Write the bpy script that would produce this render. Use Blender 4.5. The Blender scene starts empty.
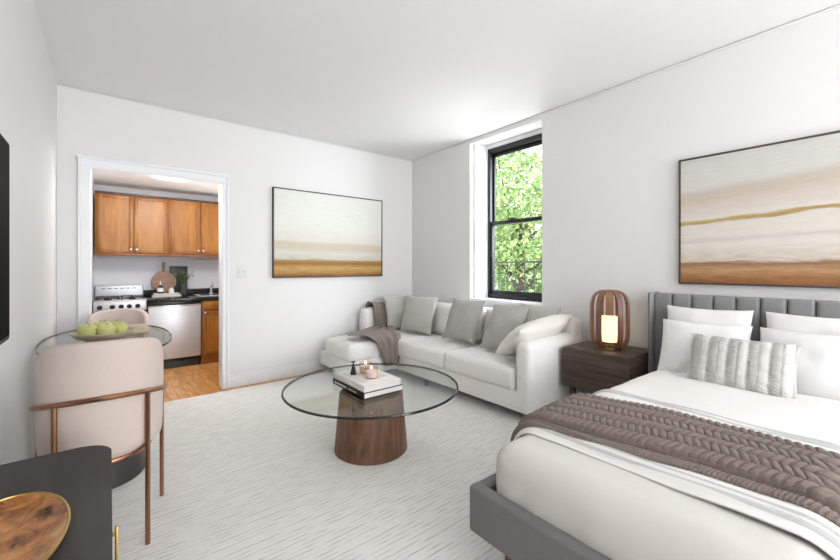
import bpy, bmesh, math, random
from mathutils import Vector, Matrix, noise, Euler
random.seed(7)
C = bpy.context.scene
COL = C.collection
PI = math.pi
V3 = Vector

# ---------------------------------------------------------------- helpers
def cur(o, w=False):
    return o

def obj(name, bm, mat, parent=None, smooth=True, label=None, world=False, angle=None):
    """link bm as one mesh object; world=True: verts are world coordinates under a parent Empty"""
    if world and parent is not None:
        off = parent['_w'] if '_w' in parent else (0, 0, 0)
        bmesh.ops.translate(bm, verts=bm.verts, vec=-V3(off))
    me = bpy.data.meshes.new(name)
    bmesh.ops.recalc_face_normals(bm, faces=bm.faces)
    bm.to_mesh(me); bm.free()
    me.materials.append(mat)
    if smooth:
        for p in me.polygons: p.use_smooth = True
        try: me.set_sharp_from_angle(angle=math.radians(angle or 35))
        except Exception: pass
    o = bpy.data.objects.new(name, me)
    COL.objects.link(o)
    if parent is not None: o.parent = parent
    if label: o['label'] = label
    return o

def tag(o, label, cat, group=None):
    o['label'] = label; o['category'] = cat
    if group: o['group'] = group
    return o

def thing(name, label, cat, loc=(0, 0, 0), rotz=0, group=None):
    o = bpy.data.objects.new(name, None); COL.objects.link(o)
    o.empty_display_size = .1
    o.location = loc; o.rotation_euler = (0, 0, rotz)
    o['_w'] = tuple(loc)
    return tag(o, label, cat, group)

def struct(name, bm, m, parent=None, smooth=False):
    o = obj(name, bm, m, parent, smooth)
    if parent is None: o['kind'] = 'structure'
    return o

def dup(root, loc, rotz=0, label=None, group=None, scale=1):
    r = root.copy(); COL.objects.link(r)
    r.location = loc; r.rotation_euler = (0, 0, rotz); r.scale = (scale,)*3
    if label: r['label'] = label
    if group: r['group'] = group
    for ch in list(root.children):
        c = ch.copy(); COL.objects.link(c); c.parent = r
        for g in ch.children:
            d = g.copy(); COL.objects.link(d); d.parent = c
    return r

def merge(bm, other, M=None):
    if M is not None: other.transform(M)
    me = bpy.data.meshes.new('tmp'); other.to_mesh(me); other.free()
    bm.from_mesh(me); bpy.data.meshes.remove(me)
    return bm

def box(x0, x1, y0, y1, z0, z1, bev=0.0, seg=2, bm=None):
    b = bmesh.new()
    r = bmesh.ops.create_cube(b, size=1)
    for v in b.verts:
        v.co = V3((x0+(v.co.x+.5)*(x1-x0), y0+(v.co.y+.5)*(y1-y0), z0+(v.co.z+.5)*(z1-z0)))
    if bev > 0:
        bmesh.ops.bevel(b, geom=b.edges[:], offset=bev, segments=seg, affect='EDGES', profile=.5)
    if bm is None: return b
    return merge(bm, b)

def rbox(lo, hi, r, n=10, puff=(0, 0, 0), wr=0.0, ws=4.0, seed=0, bm=None, func=None):
    """soft rounded cushion: subdivided box pushed onto a rounded box, puffed and wrinkled"""
    b = bmesh.new()
    lo = V3(lo); hi = V3(hi); c = (lo+hi)/2; h = (hi-lo)/2
    r = min(r, min(h)*.999)
    mx = max(h)
    cnt = [max(3, int(n*x/mx)) for x in h]
    def axis(k):
        # parameter values denser near borders
        N = cnt[k]; inner = h[k]-r
        rr = 4
        vals = [-h[k] + r*(1-math.cos(i/rr*PI/2))*1.0 for i in range(rr)]
        vals = [-h[k]+r*i/rr for i in range(rr)]
        vals += [-inner+2*inner*i/N for i in range(N+1)]
        vals += [inner+r*(i+1)/rr for i in range(rr)]
        return vals
    ax = [axis(0), axis(1), axis(2)]
    cache = {}
    def vert(p):
        key = (round(p[0], 5), round(p[1], 5), round(p[2], 5))
        if key in cache: return cache[key]
        q = V3([max(-(h[k]-r), min(h[k]-r, p[k])) for k in range(3)])
        d = V3(p)-q
        # spherify the shell
        dd = V3([ (d[k]/r if r > 0 else 0) for k in range(3)])
        L = dd.length
        s = q + dd.normalized()*r if L > 0 else V3(p)
        nn = dd.normalized() if L > 0 else V3((0, 0, 1))
        u = [s[k]/h[k] for k in range(3)]
        for k in range(3):
            o = [j for j in range(3) if j != k]
            f = max(0, (1-abs(u[o[0]])**2.6))*max(0, (1-abs(u[o[1]])**2.6))
            s[k] += math.copysign(puff[k], nn[k])*abs(nn[k])*f
        wp = s+c
        if wr:
            wp += nn*wr*(noise.noise((wp+V3((seed*3.1, seed, 0)))*ws)+.5*noise.noise((wp+V3((seed, 0, 7)))*ws*2.7))
        if func: wp = func(wp, u)
        v = b.verts.new(wp); cache[key] = v
        return v
    for k in range(3):
        i, j = [t for t in range(3) if t != k]
        for sgn in (-1, 1):
            A, B = ax[i], ax[j]
            for a in range(len(A)-1):
                for bb in range(len(B)-1):
                    pts = []
                    for (p, q) in ((A[a], B[bb]), (A[a+1], B[bb]), (A[a+1], B[bb+1]), (A[a], B[bb+1])):
                        co = [0, 0, 0]; co[i] = p; co[j] = q; co[k] = sgn*h[k]
                        pts.append(vert(co))
                    if len(set(pts)) == 4:
                        try: b.faces.new(pts)
                        except ValueError: pass
    if bm is None: return b
    return merge(bm, b)

def tube(pts, r, seg=10, closed=False, bm=None, caps=True):
    b = bm if bm is not None else bmesh.new()
    pts = [V3(p) for p in pts]; n = len(pts)
    rings = []
    up = V3((0, 0, 1))
    prev = None
    for i in range(n):
        if closed: t = (pts[(i+1) % n]-pts[i-1])
        else: t = pts[min(i+1, n-1)]-pts[max(i-1, 0)]
        t.normalize()
        if prev is None:
            a = t.cross(up)
            if a.length < .05: a = t.cross(V3((1, 0, 0)))
        else:
            a = prev - t*prev.dot(t)
        a.normalize(); prev = a
        bb = t.cross(a)
        rr = r[i] if isinstance(r, (list, tuple)) else r
        rings.append([b.verts.new(pts[i]+(a*math.cos(2*PI*k/seg)+bb*math.sin(2*PI*k/seg))*rr) for k in range(seg)])
    m = n if closed else n-1
    for i in range(m):
        A = rings[i]; B = rings[(i+1) % n]
        for k in range(seg):
            b.faces.new((A[k], A[(k+1) % seg], B[(k+1) % seg], B[k]))
    if caps and not closed:
        b.faces.new(rings[0][::-1]); b.faces.new(rings[-1])
    return b

def lathe(prof, c=(0, 0, 0), seg=40, sx=1, sy=1, bm=None, cap0=True, cap1=True):
    b = bm if bm is not None else bmesh.new()
    rings = []
    for (r, z) in prof:
        if r < 1e-5: rings.append([b.verts.new((c[0], c[1], c[2]+z))])
        else: rings.append([b.verts.new((c[0]+r*sx*math.cos(2*PI*k/seg), c[1]+r*sy*math.sin(2*PI*k/seg), c[2]+z)) for k in range(seg)])
    for i in range(len(rings)-1):
        A, B = rings[i], rings[i+1]
        for k in range(seg):
            k2 = (k+1) % seg
            if len(A) == 1 and len(B) == 1: continue
            if len(A) == 1: b.faces.new((A[0], B[k2], B[k]))
            elif len(B) == 1: b.faces.new((A[k], A[k2], B[0]))
            else: b.faces.new((A[k], A[k2], B[k2], B[k]))
    if cap0 and len(rings[0]) > 1: b.faces.new(rings[0][::-1])
    if cap1 and len(rings[-1]) > 1: b.faces.new(rings[-1])
    return b

def grid(nu, nv, f, bm=None, thick=0.0):
    """surface f(u,v)->Vector, u,v in 0..1; thick>0 adds a back side along normals"""
    b = bm if bm is not None else bmesh.new()
    P = [[f(i/nu, j/nv) for j in range(nv+1)] for i in range(nu+1)]
    V = [[b.verts.new(P[i][j]) for j in range(nv+1)] for i in range(nu+1)]
    for i in range(nu):
        for j in range(nv):
            b.faces.new((V[i][j], V[i+1][j], V[i+1][j+1], V[i][j+1]))
    if thick:
        W = []
        for i in range(nu+1):
            row = []
            for j in range(nv+1):
                du = P[min(i+1, nu)][j]-P[max(i-1, 0)][j]
                dv = P[i][min(j+1, nv)]-P[i][max(j-1, 0)]
                n = du.cross(dv)
                if n.length: n.normalize()
                row.append(b.verts.new(P[i][j]-n*thick))
            W.append(row)
        for i in range(nu):
            for j in range(nv):
                b.faces.new((W[i][j], W[i][j+1], W[i+1][j+1], W[i+1][j]))
        for i in range(nu):
            b.faces.new((V[i][0], W[i][0], W[i+1][0], V[i+1][0]))
            b.faces.new((V[i][nv], V[i+1][nv], W[i+1][nv], W[i][nv]))
        for j in range(nv):
            b.faces.new((V[0][j], V[0][j+1], W[0][j+1], W[0][j]))
            b.faces.new((V[nu][j], W[nu][j], W[nu][j+1], V[nu][j+1]))
    return b

def pillow(w, h, t, n=22, seed=0, wr=.012, pinch=.07, disp=None):
    """pillow standing in the local XZ plane, thickness along Y"""
    b = bmesh.new()
    sides = []
    def co(u, v, s):
        x = u*w/2*(1-pinch*(1-v*v)*abs(u)**3)
        z = v*h/2*(1-pinch*(1-u*u)*abs(v)**3)
        f = (max(0, 1-abs(u)**2.4)*max(0, 1-abs(v)**2.4))**.48
        y = s*t/2*f
        k = noise.noise(V3((u*2.3+seed*5.3, v*2.3, s*3+seed)))+.5*noise.noise(V3((u*6+seed, v*6, seed*2+s)))
        y += s*wr*k*f**.5
        if disp: y += s*disp(x, z)*min(1, f*2.5)
        return V3((x, y, z))
    for s in (-1, 1):
        G = [[None]*(n+1) for _ in range(n+1)]
        for i in range(n+1):
            for j in range(n+1):
                # denser toward the edge
                u = math.sin((i/n*2-1)*PI/2); v = math.sin((j/n*2-1)*PI/2)
                if s == 1 and (i in (0, n) or j in (0, n)):
                    G[i][j] = sides[0][i][j]
                else: G[i][j] = b.verts.new(co(u, v, s))
        sides.append(G)
        for i in range(n):
            for j in range(n):
                q = (G[i][j], G[i+1][j], G[i+1][j+1], G[i][j+1])
                b.faces.new(q if s == -1 else q[::-1])
    return b

# ---------------------------------------------------------------- materials
def newmat(name):
    m = bpy.data.materials.new(name); m.use_nodes = True
    nt = m.node_tree
    return m, nt, nt.nodes['Principled BSDF']

def lin(c):
    def f(x):
        x /= 255.
        return x/12.92 if x <= .04045 else ((x+.055)/1.055)**2.4
    return (f(c[0]), f(c[1]), f(c[2]), 1)

def plain(name, rgb, rough=.5, metal=0, bump=0, bscale=200, var=0, vscale=3, emis=None, coords='Object', spec=None, stretch=None):
    m, nt, p = newmat(name)
    N = nt.nodes; L = nt.links
    c = lin(rgb)
    p.inputs['Base Color'].default_value = c
    p.inputs['Roughness'].default_value = rough
    p.inputs['Metallic'].default_value = metal
    if spec is not None: p.inputs['Specular IOR Level'].default_value = spec
    tc = N.new('ShaderNodeTexCoord'); src = tc.outputs[coords]
    if stretch:
        mp = N.new('ShaderNodeMapping'); mp.inputs['Scale'].default_value = stretch
        L.new(src, mp.inputs['Vector']); src = mp.outputs['Vector']
    if var:
        t = N.new('ShaderNodeTexNoise'); t.inputs['Scale'].default_value = vscale; t.inputs['Detail'].default_value = 4
        L.new(src, t.inputs['Vector'])
        r = N.new('ShaderNodeValToRGB')
        r.color_ramp.elements[0].position = .3; r.color_ramp.elements[1].position = .7
        r.color_ramp.elements[0].color = tuple(x*(1-var) for x in c[:3])+(1,)
        r.color_ramp.elements[1].color = tuple(min(1, x*(1+var)) for x in c[:3])+(1,)
        L.new(t.outputs['Fac'], r.inputs['Fac']); L.new(r.outputs['Color'], p.inputs['Base Color'])
    if bump:
        t = N.new('ShaderNodeTexNoise'); t.inputs['Scale'].default_value = bscale; t.inputs['Detail'].default_value = 3
        L.new(src, t.inputs['Vector'])
        b = N.new('ShaderNodeBump'); b.inputs['Strength'].default_value = bump; b.inputs['Distance'].default_value = .004
        L.new(t.outputs['Fac'], b.inputs['Height']); L.new(b.outputs['Normal'], p.inputs['Normal'])
    if emis:
        p.inputs['Emission Color'].default_value = lin(emis[0]); p.inputs['Emission Strength'].default_value = emis[1]
    return m

def fabric(name, rgb, scale=420, bump=.35, var=.05):
    m, nt, p = newmat(name); N = nt.nodes; L = nt.links
    p.inputs['Roughness'].default_value = .92; p.inputs['Specular IOR Level'].default_value = .15
    p.inputs['Sheen Weight'].default_value = .15
    c = lin(rgb)
    tc = N.new('ShaderNodeTexCoord')
    mp1 = N.new('ShaderNodeMapping'); mp1.inputs['Scale'].default_value = (1, 1, .12)
    mp2 = N.new('ShaderNodeMapping'); mp2.inputs['Scale'].default_value = (.12, .12, 1)
    t1 = N.new('ShaderNodeTexNoise'); t2 = N.new('ShaderNodeTexNoise')
    for mp, t in ((mp1, t1), (mp2, t2)):
        L.new(tc.outputs['Object'], mp.inputs['Vector']); L.new(mp.outputs['Vector'], t.inputs['Vector'])
        t.inputs['Scale'].default_value = scale; t.inputs['Detail'].default_value = 2
    a = N.new('ShaderNodeMath'); a.operation = 'ADD'
    L.new(t1.outputs['Fac'], a.inputs[0]); L.new(t2.outputs['Fac'], a.inputs[1])
    r = N.new('ShaderNodeValToRGB'); r.color_ramp.elements[0].position = .3; r.color_ramp.elements[1].position = .75
    h = N.new('ShaderNodeMath'); h.operation = 'MULTIPLY'; h.inputs[1].default_value = .5
    L.new(a.outputs[0], h.inputs[0]); L.new(h.outputs[0], r.inputs['Fac'])
    r.color_ramp.elements[0].color = tuple(x*(1-var*2) for x in c[:3])+(1,)
    r.color_ramp.elements[1].color = tuple(min(1, x*(1+var)) for x in c[:3])+(1,)
    L.new(r.outputs['Color'], p.inputs['Base Color'])
    b = N.new('ShaderNodeBump'); b.inputs['Strength'].default_value = bump; b.inputs['Distance'].default_value = .002
    L.new(a.outputs[0], b.inputs['Height']); L.new(b.outputs['Normal'], p.inputs['Normal'])
    return m

def wood(name, dark, light, scale=(1, 1, 12), rough=.45, ns=3.0, bump=.08):
    m, nt, p = newmat(name); N = nt.nodes; L = nt.links
    p.inputs['Roughness'].default_value = rough
    tc = N.new('ShaderNodeTexCoord'); mp = N.new('ShaderNodeMapping'); mp.inputs['Scale'].default_value = scale
    L.new(tc.outputs['Object'], mp.inputs['Vector'])
    t = N.new('ShaderNodeTexNoise'); t.inputs['Scale'].default_value = ns; t.inputs['Detail'].default_value = 7; t.inputs['Distortion'].default_value = .6
    L.new(mp.outputs['Vector'], t.inputs['Vector'])
    r = N.new('ShaderNodeValToRGB'); r.color_ramp.elements[0].position = .32; r.color_ramp.elements[1].position = .68
    r.color_ramp.elements[0].color = lin(dark); r.color_ramp.elements[1].color = lin(light)
    L.new(t.outputs['Fac'], r.inputs['Fac']); L.new(r.outputs['Color'], p.inputs['Base Color'])
    b = N.new('ShaderNodeBump'); b.inputs['Strength'].default_value = bump; b.inputs['Distance'].default_value = .003
    L.new(t.outputs['Fac'], b.inputs['Height']); L.new(b.outputs['Normal'], p.inputs['Normal'])
    return m

def glass(name, tint, trans=.88, edge=.5, rough=.02):
    m = bpy.data.materials.new(name); m.use_nodes = True; nt = m.node_tree; N = nt.nodes; L = nt.links
    for n in list(N):
        if n.type != 'OUTPUT_MATERIAL': N.remove(n)
    out = [n for n in N if n.type == 'OUTPUT_MATERIAL'][0]
    tr = N.new('ShaderNodeBsdfTransparent'); tr.inputs['Color'].default_value = lin(tint)
    gl = N.new('ShaderNodeBsdfGlossy'); gl.inputs['Roughness'].default_value = rough
    lw = N.new('ShaderNodeLayerWeight'); lw.inputs['Blend'].default_value = .5
    pw = N.new('ShaderNodeMath'); pw.operation = 'POWER'; pw.inputs[1].default_value = 4.5
    ma = N.new('ShaderNodeMath'); ma.operation = 'MULTIPLY_ADD'; ma.inputs[1].default_value = edge; ma.inputs[2].default_value = .035
    L.new(lw.outputs['Facing'], pw.inputs[0]); L.new(pw.outputs[0], ma.inputs[0])
    mx = N.new('ShaderNodeMixShader')
    L.new(ma.outputs[0], mx.inputs[0]); L.new(tr.outputs[0], mx.inputs[1]); L.new(gl.outputs[0], mx.inputs[2])
    L.new(mx.outputs[0], out.inputs['Surface'])
    return m

M = {}
M['wall'] = plain('wall_paint', (231, 229, 228), .7, bump=.05, bscale=60)
M['ceil'] = plain('ceiling_paint', (243, 242, 242), .8, bump=.04, bscale=40)
M['trimw'] = plain('white_trim_paint', (238, 238, 240), .4)
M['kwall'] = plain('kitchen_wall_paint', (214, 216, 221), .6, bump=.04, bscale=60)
M['sofa'] = fabric('cream_upholstery', (242, 240, 236), 300, .5, .05)
M['pil_grey'] = fabric('grey_linen', (194, 191, 185), 350, .6, .10)
M['pil_grey2'] = fabric('darker_grey_linen', (182, 178, 173), 350, .6, .12)
M['pil_white'] = fabric('white_cotton', (233, 231, 228), 500, .15, .02)
M['pil_cream'] = fabric('cream_cotton', (234, 229, 223), 400, .3, .03)
M['sheet'] = fabric('white_sheet', (214, 209, 203), 500, .12, .02)
M['duvet'] = fabric('white_duvet_cotton', (234, 231, 227), 500, .15, .02)
M['hem'] = fabric('pale_grey_hem', (204, 204, 200), 400, .2, .03)
M['throw'] = fabric('taupe_throw_wool', (142, 128, 122), 260, .8, .14)
M['knit'] = fabric('taupe_knit_wool', (126, 112, 105), 300, .9, .12)
M['lumbar'] = fabric('grey_white_knit', (205, 203, 200), 300, .8, .12)
M['bedgrey'] = fabric('grey_bed_upholstery', (124, 120, 118), 450, .3, .06)
M['headgrey'] = fabric('grey_headboard_upholstery', (140, 139, 139), 450, .3, .05)
M['chairfab'] = fabric('taupe_chair_velvet', (208, 192, 182), 500, .12, .03)
M['copper'] = plain('brushed_copper', (160, 118, 92), .3, 1)
M['brass'] = plain('brushed_brass', (200, 165, 100), .3, 1)
M['walnut'] = wood('walnut', (82, 54, 38), (132, 94, 68), (9, 9, 1.1), .5)
M['dwalnut'] = wood('dark_walnut', (54, 42, 37), (88, 70, 60), (3, 1, 10), .45)
M['console'] = wood('black_stained_ash', (46, 42, 40), (58, 53, 51), (9, 1, 9), .55)
M['pedestal'] = plain('dark_brown_pedestal', (56, 50, 46), .5, var=.12, vscale=8)
M['oak'] = wood('honey_oak', (146, 92, 28), (174, 114, 40), (5, 5, .7), .4, 4)
M['oakdark'] = wood('honey_oak_frame', (134, 80, 24), (160, 102, 34), (5, 5, .7), .4, 4)
M['oaklip'] = wood('oak_rail', (120, 68, 30), (150, 90, 42), (1, 5, 5), .4, 4)
M['steel'] = plain('brushed_steel', (200, 201, 204), .4, .55, var=.05, vscale=6, stretch=(1, 1, 30))
M['chrome'] = plain('chrome', (220, 220, 222), .15, 1)
M['black'] = plain('black_enamel', (18, 18, 19), .3)
M['blackmatte'] = plain('black_iron', (26, 26, 27), .6)
M['frameblk'] = plain('black_window_frame', (24, 25, 28), .4)
M['ctop'] = plain('black_granite', (32, 34, 36), .18, var=.4, vscale=90)
M['tv'] = plain('tv_screen', (6, 6, 6), .7, spec=.05)
M['plate'] = plain('switch_plate_plastic', (226, 224, 222), .35)
M['gtop'] = glass('clear_table_glass', (245, 248, 246), edge=.42)
M['gedge'] = glass('dark_glass_edge', (74, 80, 78), edge=.6)
M['gwin'] = glass('window_glass', (250, 252, 252), edge=.4)
M['gjar'] = glass('smoky_jar_glass', (250, 244, 242), edge=.45)
M['gamber'] = glass('amber_lamp_glass', (226, 204, 184), edge=.45)
M['wax'] = plain('candle_wax', (240, 234, 230), .5)
M['flame'] = plain('flame', (255, 220, 170), .5, emis=((255, 225, 180), 6))
M['lampglow'] = plain('lit_candle_shade', (250, 232, 200), .5, emis=((255, 218, 160), 1.05))
M['lampwood'] = wood('lamp_cherry_wood', (96, 62, 46), (138, 96, 74), (8, 8, 1), .4)
M['page'] = plain('book_pages', (232, 228, 222), .7, bump=.3, bscale=300, stretch=(.02, .02, 1))
M['bookw'] = plain('white_book_cover', (236, 231, 226), .5)
M['bookb'] = plain('black_book_cover', (38, 34, 34), .5)
M['tray'] = plain('cream_stone_tray', (228, 216, 206), .45)
M['apple'] = plain('green_apple_skin', (206, 206, 134), .35, var=.12, vscale=14)
M['stem'] = plain('brown_stem', (84, 66, 44), .7)
M['bowlw'] = wood('pale_bowl_wood', (168, 150, 126), (196, 180, 156), (2, 2, 8), .6)
M['board'] = wood('brown_board_wood', (128, 98, 80), (158, 128, 108), (1, 8, 8), .6)
M['dboard'] = plain('dark_green_board', (52, 58, 52), .5, var=.2, vscale=20)
M['leaf'] = plain('plant_leaf', (84, 108, 70), .5, var=.3, vscale=30)
M['vase'] = plain('smoked_vase', (58, 60, 62), .15)
M['bottleb'] = plain('dark_bottle', (30, 24, 22), .15)
M['label'] = plain('paper_label', (232, 230, 226), .6)
M['whitec'] = plain('white_ceramic', (230, 228, 224), .3)
M['fwin'] = plain('black_seam', (70, 68, 68), .9)
M['stone'] = plain('pale_stone', (196, 194, 196), .8, var=.08, vscale=6)
M['bark'] = plain('bark', (72, 62, 52), .9, var=.3, vscale=12)
M['lawn'] = plain('street_ground', (150, 152, 140), .9, var=.15, vscale=1)
M['iron'] = plain('iron_railing', (38, 40, 44), .5)

def leafmat(name, a, b):
    m, nt, p = newmat(name); N = nt.nodes; L = nt.links
    geo = N.new('ShaderNodeNewGeometry')
    r = N.new('ShaderNodeValToRGB'); r.color_ramp.elements[0].color = lin(a); r.color_ramp.elements[1].color = lin(b)
    L.new(geo.outputs['Random Per Island'], r.inputs['Fac']); L.new(r.outputs['Color'], p.inputs['Base Color'])
    p.inputs['Roughness'].default_value = .5
    tl = N.new('ShaderNodeBsdfTranslucent'); L.new(r.outputs['Color'], tl.inputs['Color'])
    mx = N.new('ShaderNodeMixShader'); mx.inputs[0].default_value = .45
    out = [n for n in N if n.type == 'OUTPUT_MATERIAL'][0]
    L.new(p.outputs[0], mx.inputs[1]); L.new(tl.outputs[0], mx.inputs[2]); L.new(mx.outputs[0], out.inputs['Surface'])
    return m
M['tleaf'] = leafmat('tree_leaves', (84, 118, 56), (188, 210, 140))
M['tleaf2'] = leafmat('tree_leaves_dark', (62, 96, 46), (150, 182, 104))

def planks():
    m, nt, p = newmat('oak_floor_planks'); N = nt.nodes; L = nt.links
    tc = N.new('ShaderNodeTexCoord')
    mp = N.new('ShaderNodeMapping'); mp.inputs['Rotation'].default_value = (0, 0, PI/2)
    L.new(tc.outputs['Object'], mp.inputs['Vector'])
    br = N.new('ShaderNodeTexBrick')
    br.inputs['Scale'].default_value = 1; br.inputs['Mortar Size'].default_value = .0015
    br.inputs['Brick Width'].default_value = .7; br.inputs['Row Height'].default_value = .07
    br.inputs['Color1'].default_value = lin((204, 142, 78)); br.inputs['Color2'].default_value = lin((230, 172, 104))
    br.inputs['Mortar'].default_value = lin((150, 96, 52))
    L.new(mp.outputs['Vector'], br.inputs['Vector'])
    mp2 = N.new('ShaderNodeMapping'); mp2.inputs['Scale'].default_value = (7, 1.2, 1)
    L.new(tc.outputs['Object'], mp2.inputs['Vector'])
    t = N.new('ShaderNodeTexNoise'); t.inputs['Scale'].default_value = 4; t.inputs['Detail'].default_value = 6; t.inputs['Distortion'].default_value = .8
    L.new(mp2.outputs['Vector'], t.inputs['Vector'])
    r = N.new('ShaderNodeValToRGB'); r.color_ramp.elements[0].position = .3; r.color_ramp.elements[1].position = .65
    r.color_ramp.elements[0].color = (.62, .55, .48, 1); r.color_ramp.elements[1].color = (1, 1, 1, 1)
    L.new(t.outputs['Fac'], r.inputs['Fac'])
    mx = N.new('ShaderNodeMix'); mx.data_type = 'RGBA'; mx.blend_type = 'MULTIPLY'; mx.inputs[0].default_value = 1
    L.new(br.outputs['Color'], mx.inputs[6]); L.new(r.outputs['Color'], mx.inputs[7])
    L.new(mx.outputs[2], p.inputs['Base Color'])
    p.inputs['Roughness'].default_value = .3
    return m
M['floor'] = planks()

def stripes(name, a, b, per):
    m = fabric(name, a, 300, .6, .06); nt = m.node_tree; N = nt.nodes; L = nt.links
    p = N['Principled BSDF']; tc = [n for n in N if n.type == 'TEX_COORD'][0]
    sp = N.new('ShaderNodeSeparateXYZ'); L.new(tc.outputs['Object'], sp.inputs[0])
    m1 = N.new('ShaderNodeMath'); m1.operation = 'MULTIPLY'; m1.inputs[1].default_value = 2*PI/per; L.new(sp.outputs[0], m1.inputs[0])
    m2 = N.new('ShaderNodeMath'); m2.operation = 'SINE'; L.new(m1.outputs[0], m2.inputs[0])
    mr = N.new('ShaderNodeMapRange'); mr.inputs['From Min'].default_value = -.5; mr.inputs['From Max'].default_value = .5; L.new(m2.outputs[0], mr.inputs['Value'])
    mx = N.new('ShaderNodeMix'); mx.data_type = 'RGBA'; mx.inputs[6].default_value = lin(a); mx.inputs[7].default_value = lin(b)
    L.new(mr.outputs[0], mx.inputs[0]); L.new(mx.outputs[2], p.inputs['Base Color'])
    return m
M['lumbar'] = stripes('striped_knit', (178, 175, 171), (216, 213, 209), .086)

def rugmat():
    m, nt, p = newmat('ribbed_wool_rug'); N = nt.nodes; L = nt.links
    p.inputs['Roughness'].default_value = .95; p.inputs['Specular IOR Level'].default_value = .1
    tc = N.new('ShaderNodeTexCoord')
    def ns(sc, scale, det=3, dist=0):
        mp = N.new('ShaderNodeMapping'); mp.inputs['Scale'].default_value = sc
        L.new(tc.outputs['Object'], mp.inputs['Vector'])
        t = N.new('ShaderNodeTexNoise'); t.inputs['Scale'].default_value = scale; t.inputs['Detail'].default_value = det
        t.inputs['Distortion'].default_value = dist
        L.new(mp.outputs['Vector'], t.inputs['Vector']); return t
    # broken ribs that run along X
    sp = N.new('ShaderNodeSeparateXYZ'); L.new(tc.outputs['Object'], sp.inputs[0])
    def mth(op, *a):
        n = N.new('ShaderNodeMath'); n.operation = op
        for i, x in enumerate(a):
            if isinstance(x, (int, float)): n.inputs[i].default_value = x
            else: L.new(x, n.inputs[i])
        return n.outputs[0]
    wob = ns((5, 14, 1), 1.0, 3)
    yy = mth('MULTIPLY_ADD', wob.outputs['Fac'], .022, sp.outputs[1])
    fr = mth('FRACT', mth('MULTIPLY', yy, 1/.026))
    tri = mth('ABSOLUTE', mth('SUBTRACT', fr, .5))          # 0 in the groove, .5 on the rib
    groove = N.new('ShaderNodeMapRange'); groove.inputs['From Min'].default_value = .02; groove.inputs['From Max'].default_value = .17
    groove.inputs['To Min'].default_value = 1; groove.inputs['To Max'].default_value = 0
    L.new(tri, groove.inputs['Value'])
    mk = ns((9, 34, 1), 1.0, 4, .2)
    mr = N.new('ShaderNodeMapRange'); mr.inputs['From Min'].default_value = .40; mr.inputs['From Max'].default_value = .60
    L.new(mk.outputs['Fac'], mr.inputs['Value'])
    gm = mth('MULTIPLY', groove.outputs[0], mr.outputs[0])
    a_h = mth('SUBTRACT', 1, gm)
    r = N.new('ShaderNodeValToRGB'); e = r.color_ramp.elements
    e[0].position = 0; e[0].color = lin((204, 199, 193)); e[1].position = 1; e[1].color = lin((243, 240, 236))
    L.new(a_h, r.inputs['Fac'])
    f = ns((1, 1, 1), 330, 2)
    r2 = N.new('ShaderNodeValToRGB'); r2.color_ramp.elements[0].color = (.86, .86, .86, 1); r2.color_ramp.elements[1].color = (1.04, 1.04, 1.04, 1)
    r2.color_ramp.elements[0].position = .3; r2.color_ramp.elements[1].position = .7
    L.new(f.outputs['Fac'], r2.inputs['Fac'])
    mx = N.new('ShaderNodeMix'); mx.data_type = 'RGBA'; mx.blend_type = 'MULTIPLY'; mx.inputs[0].default_value = 1
    L.new(r.outputs['Color'], mx.inputs[6]); L.new(r2.outputs['Color'], mx.inputs[7])
    L.new(mx.outputs[2], p.inputs['Base Color'])
    ad = N.new('ShaderNodeMath'); ad.operation = 'MULTIPLY_ADD'; ad.inputs[1].default_value = .35
    L.new(f.outputs['Fac'], ad.inputs[0]); L.new(a_h, ad.inputs[2])
    b = N.new('ShaderNodeBump'); b.inputs['Strength'].default_value = .5; b.inputs['Distance'].default_value = .006
    L.new(ad.outputs[0], b.inputs['Height']); L.new(b.outputs['Normal'], p.inputs['Normal'])
    return m
M['rug'] = rugmat()

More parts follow.
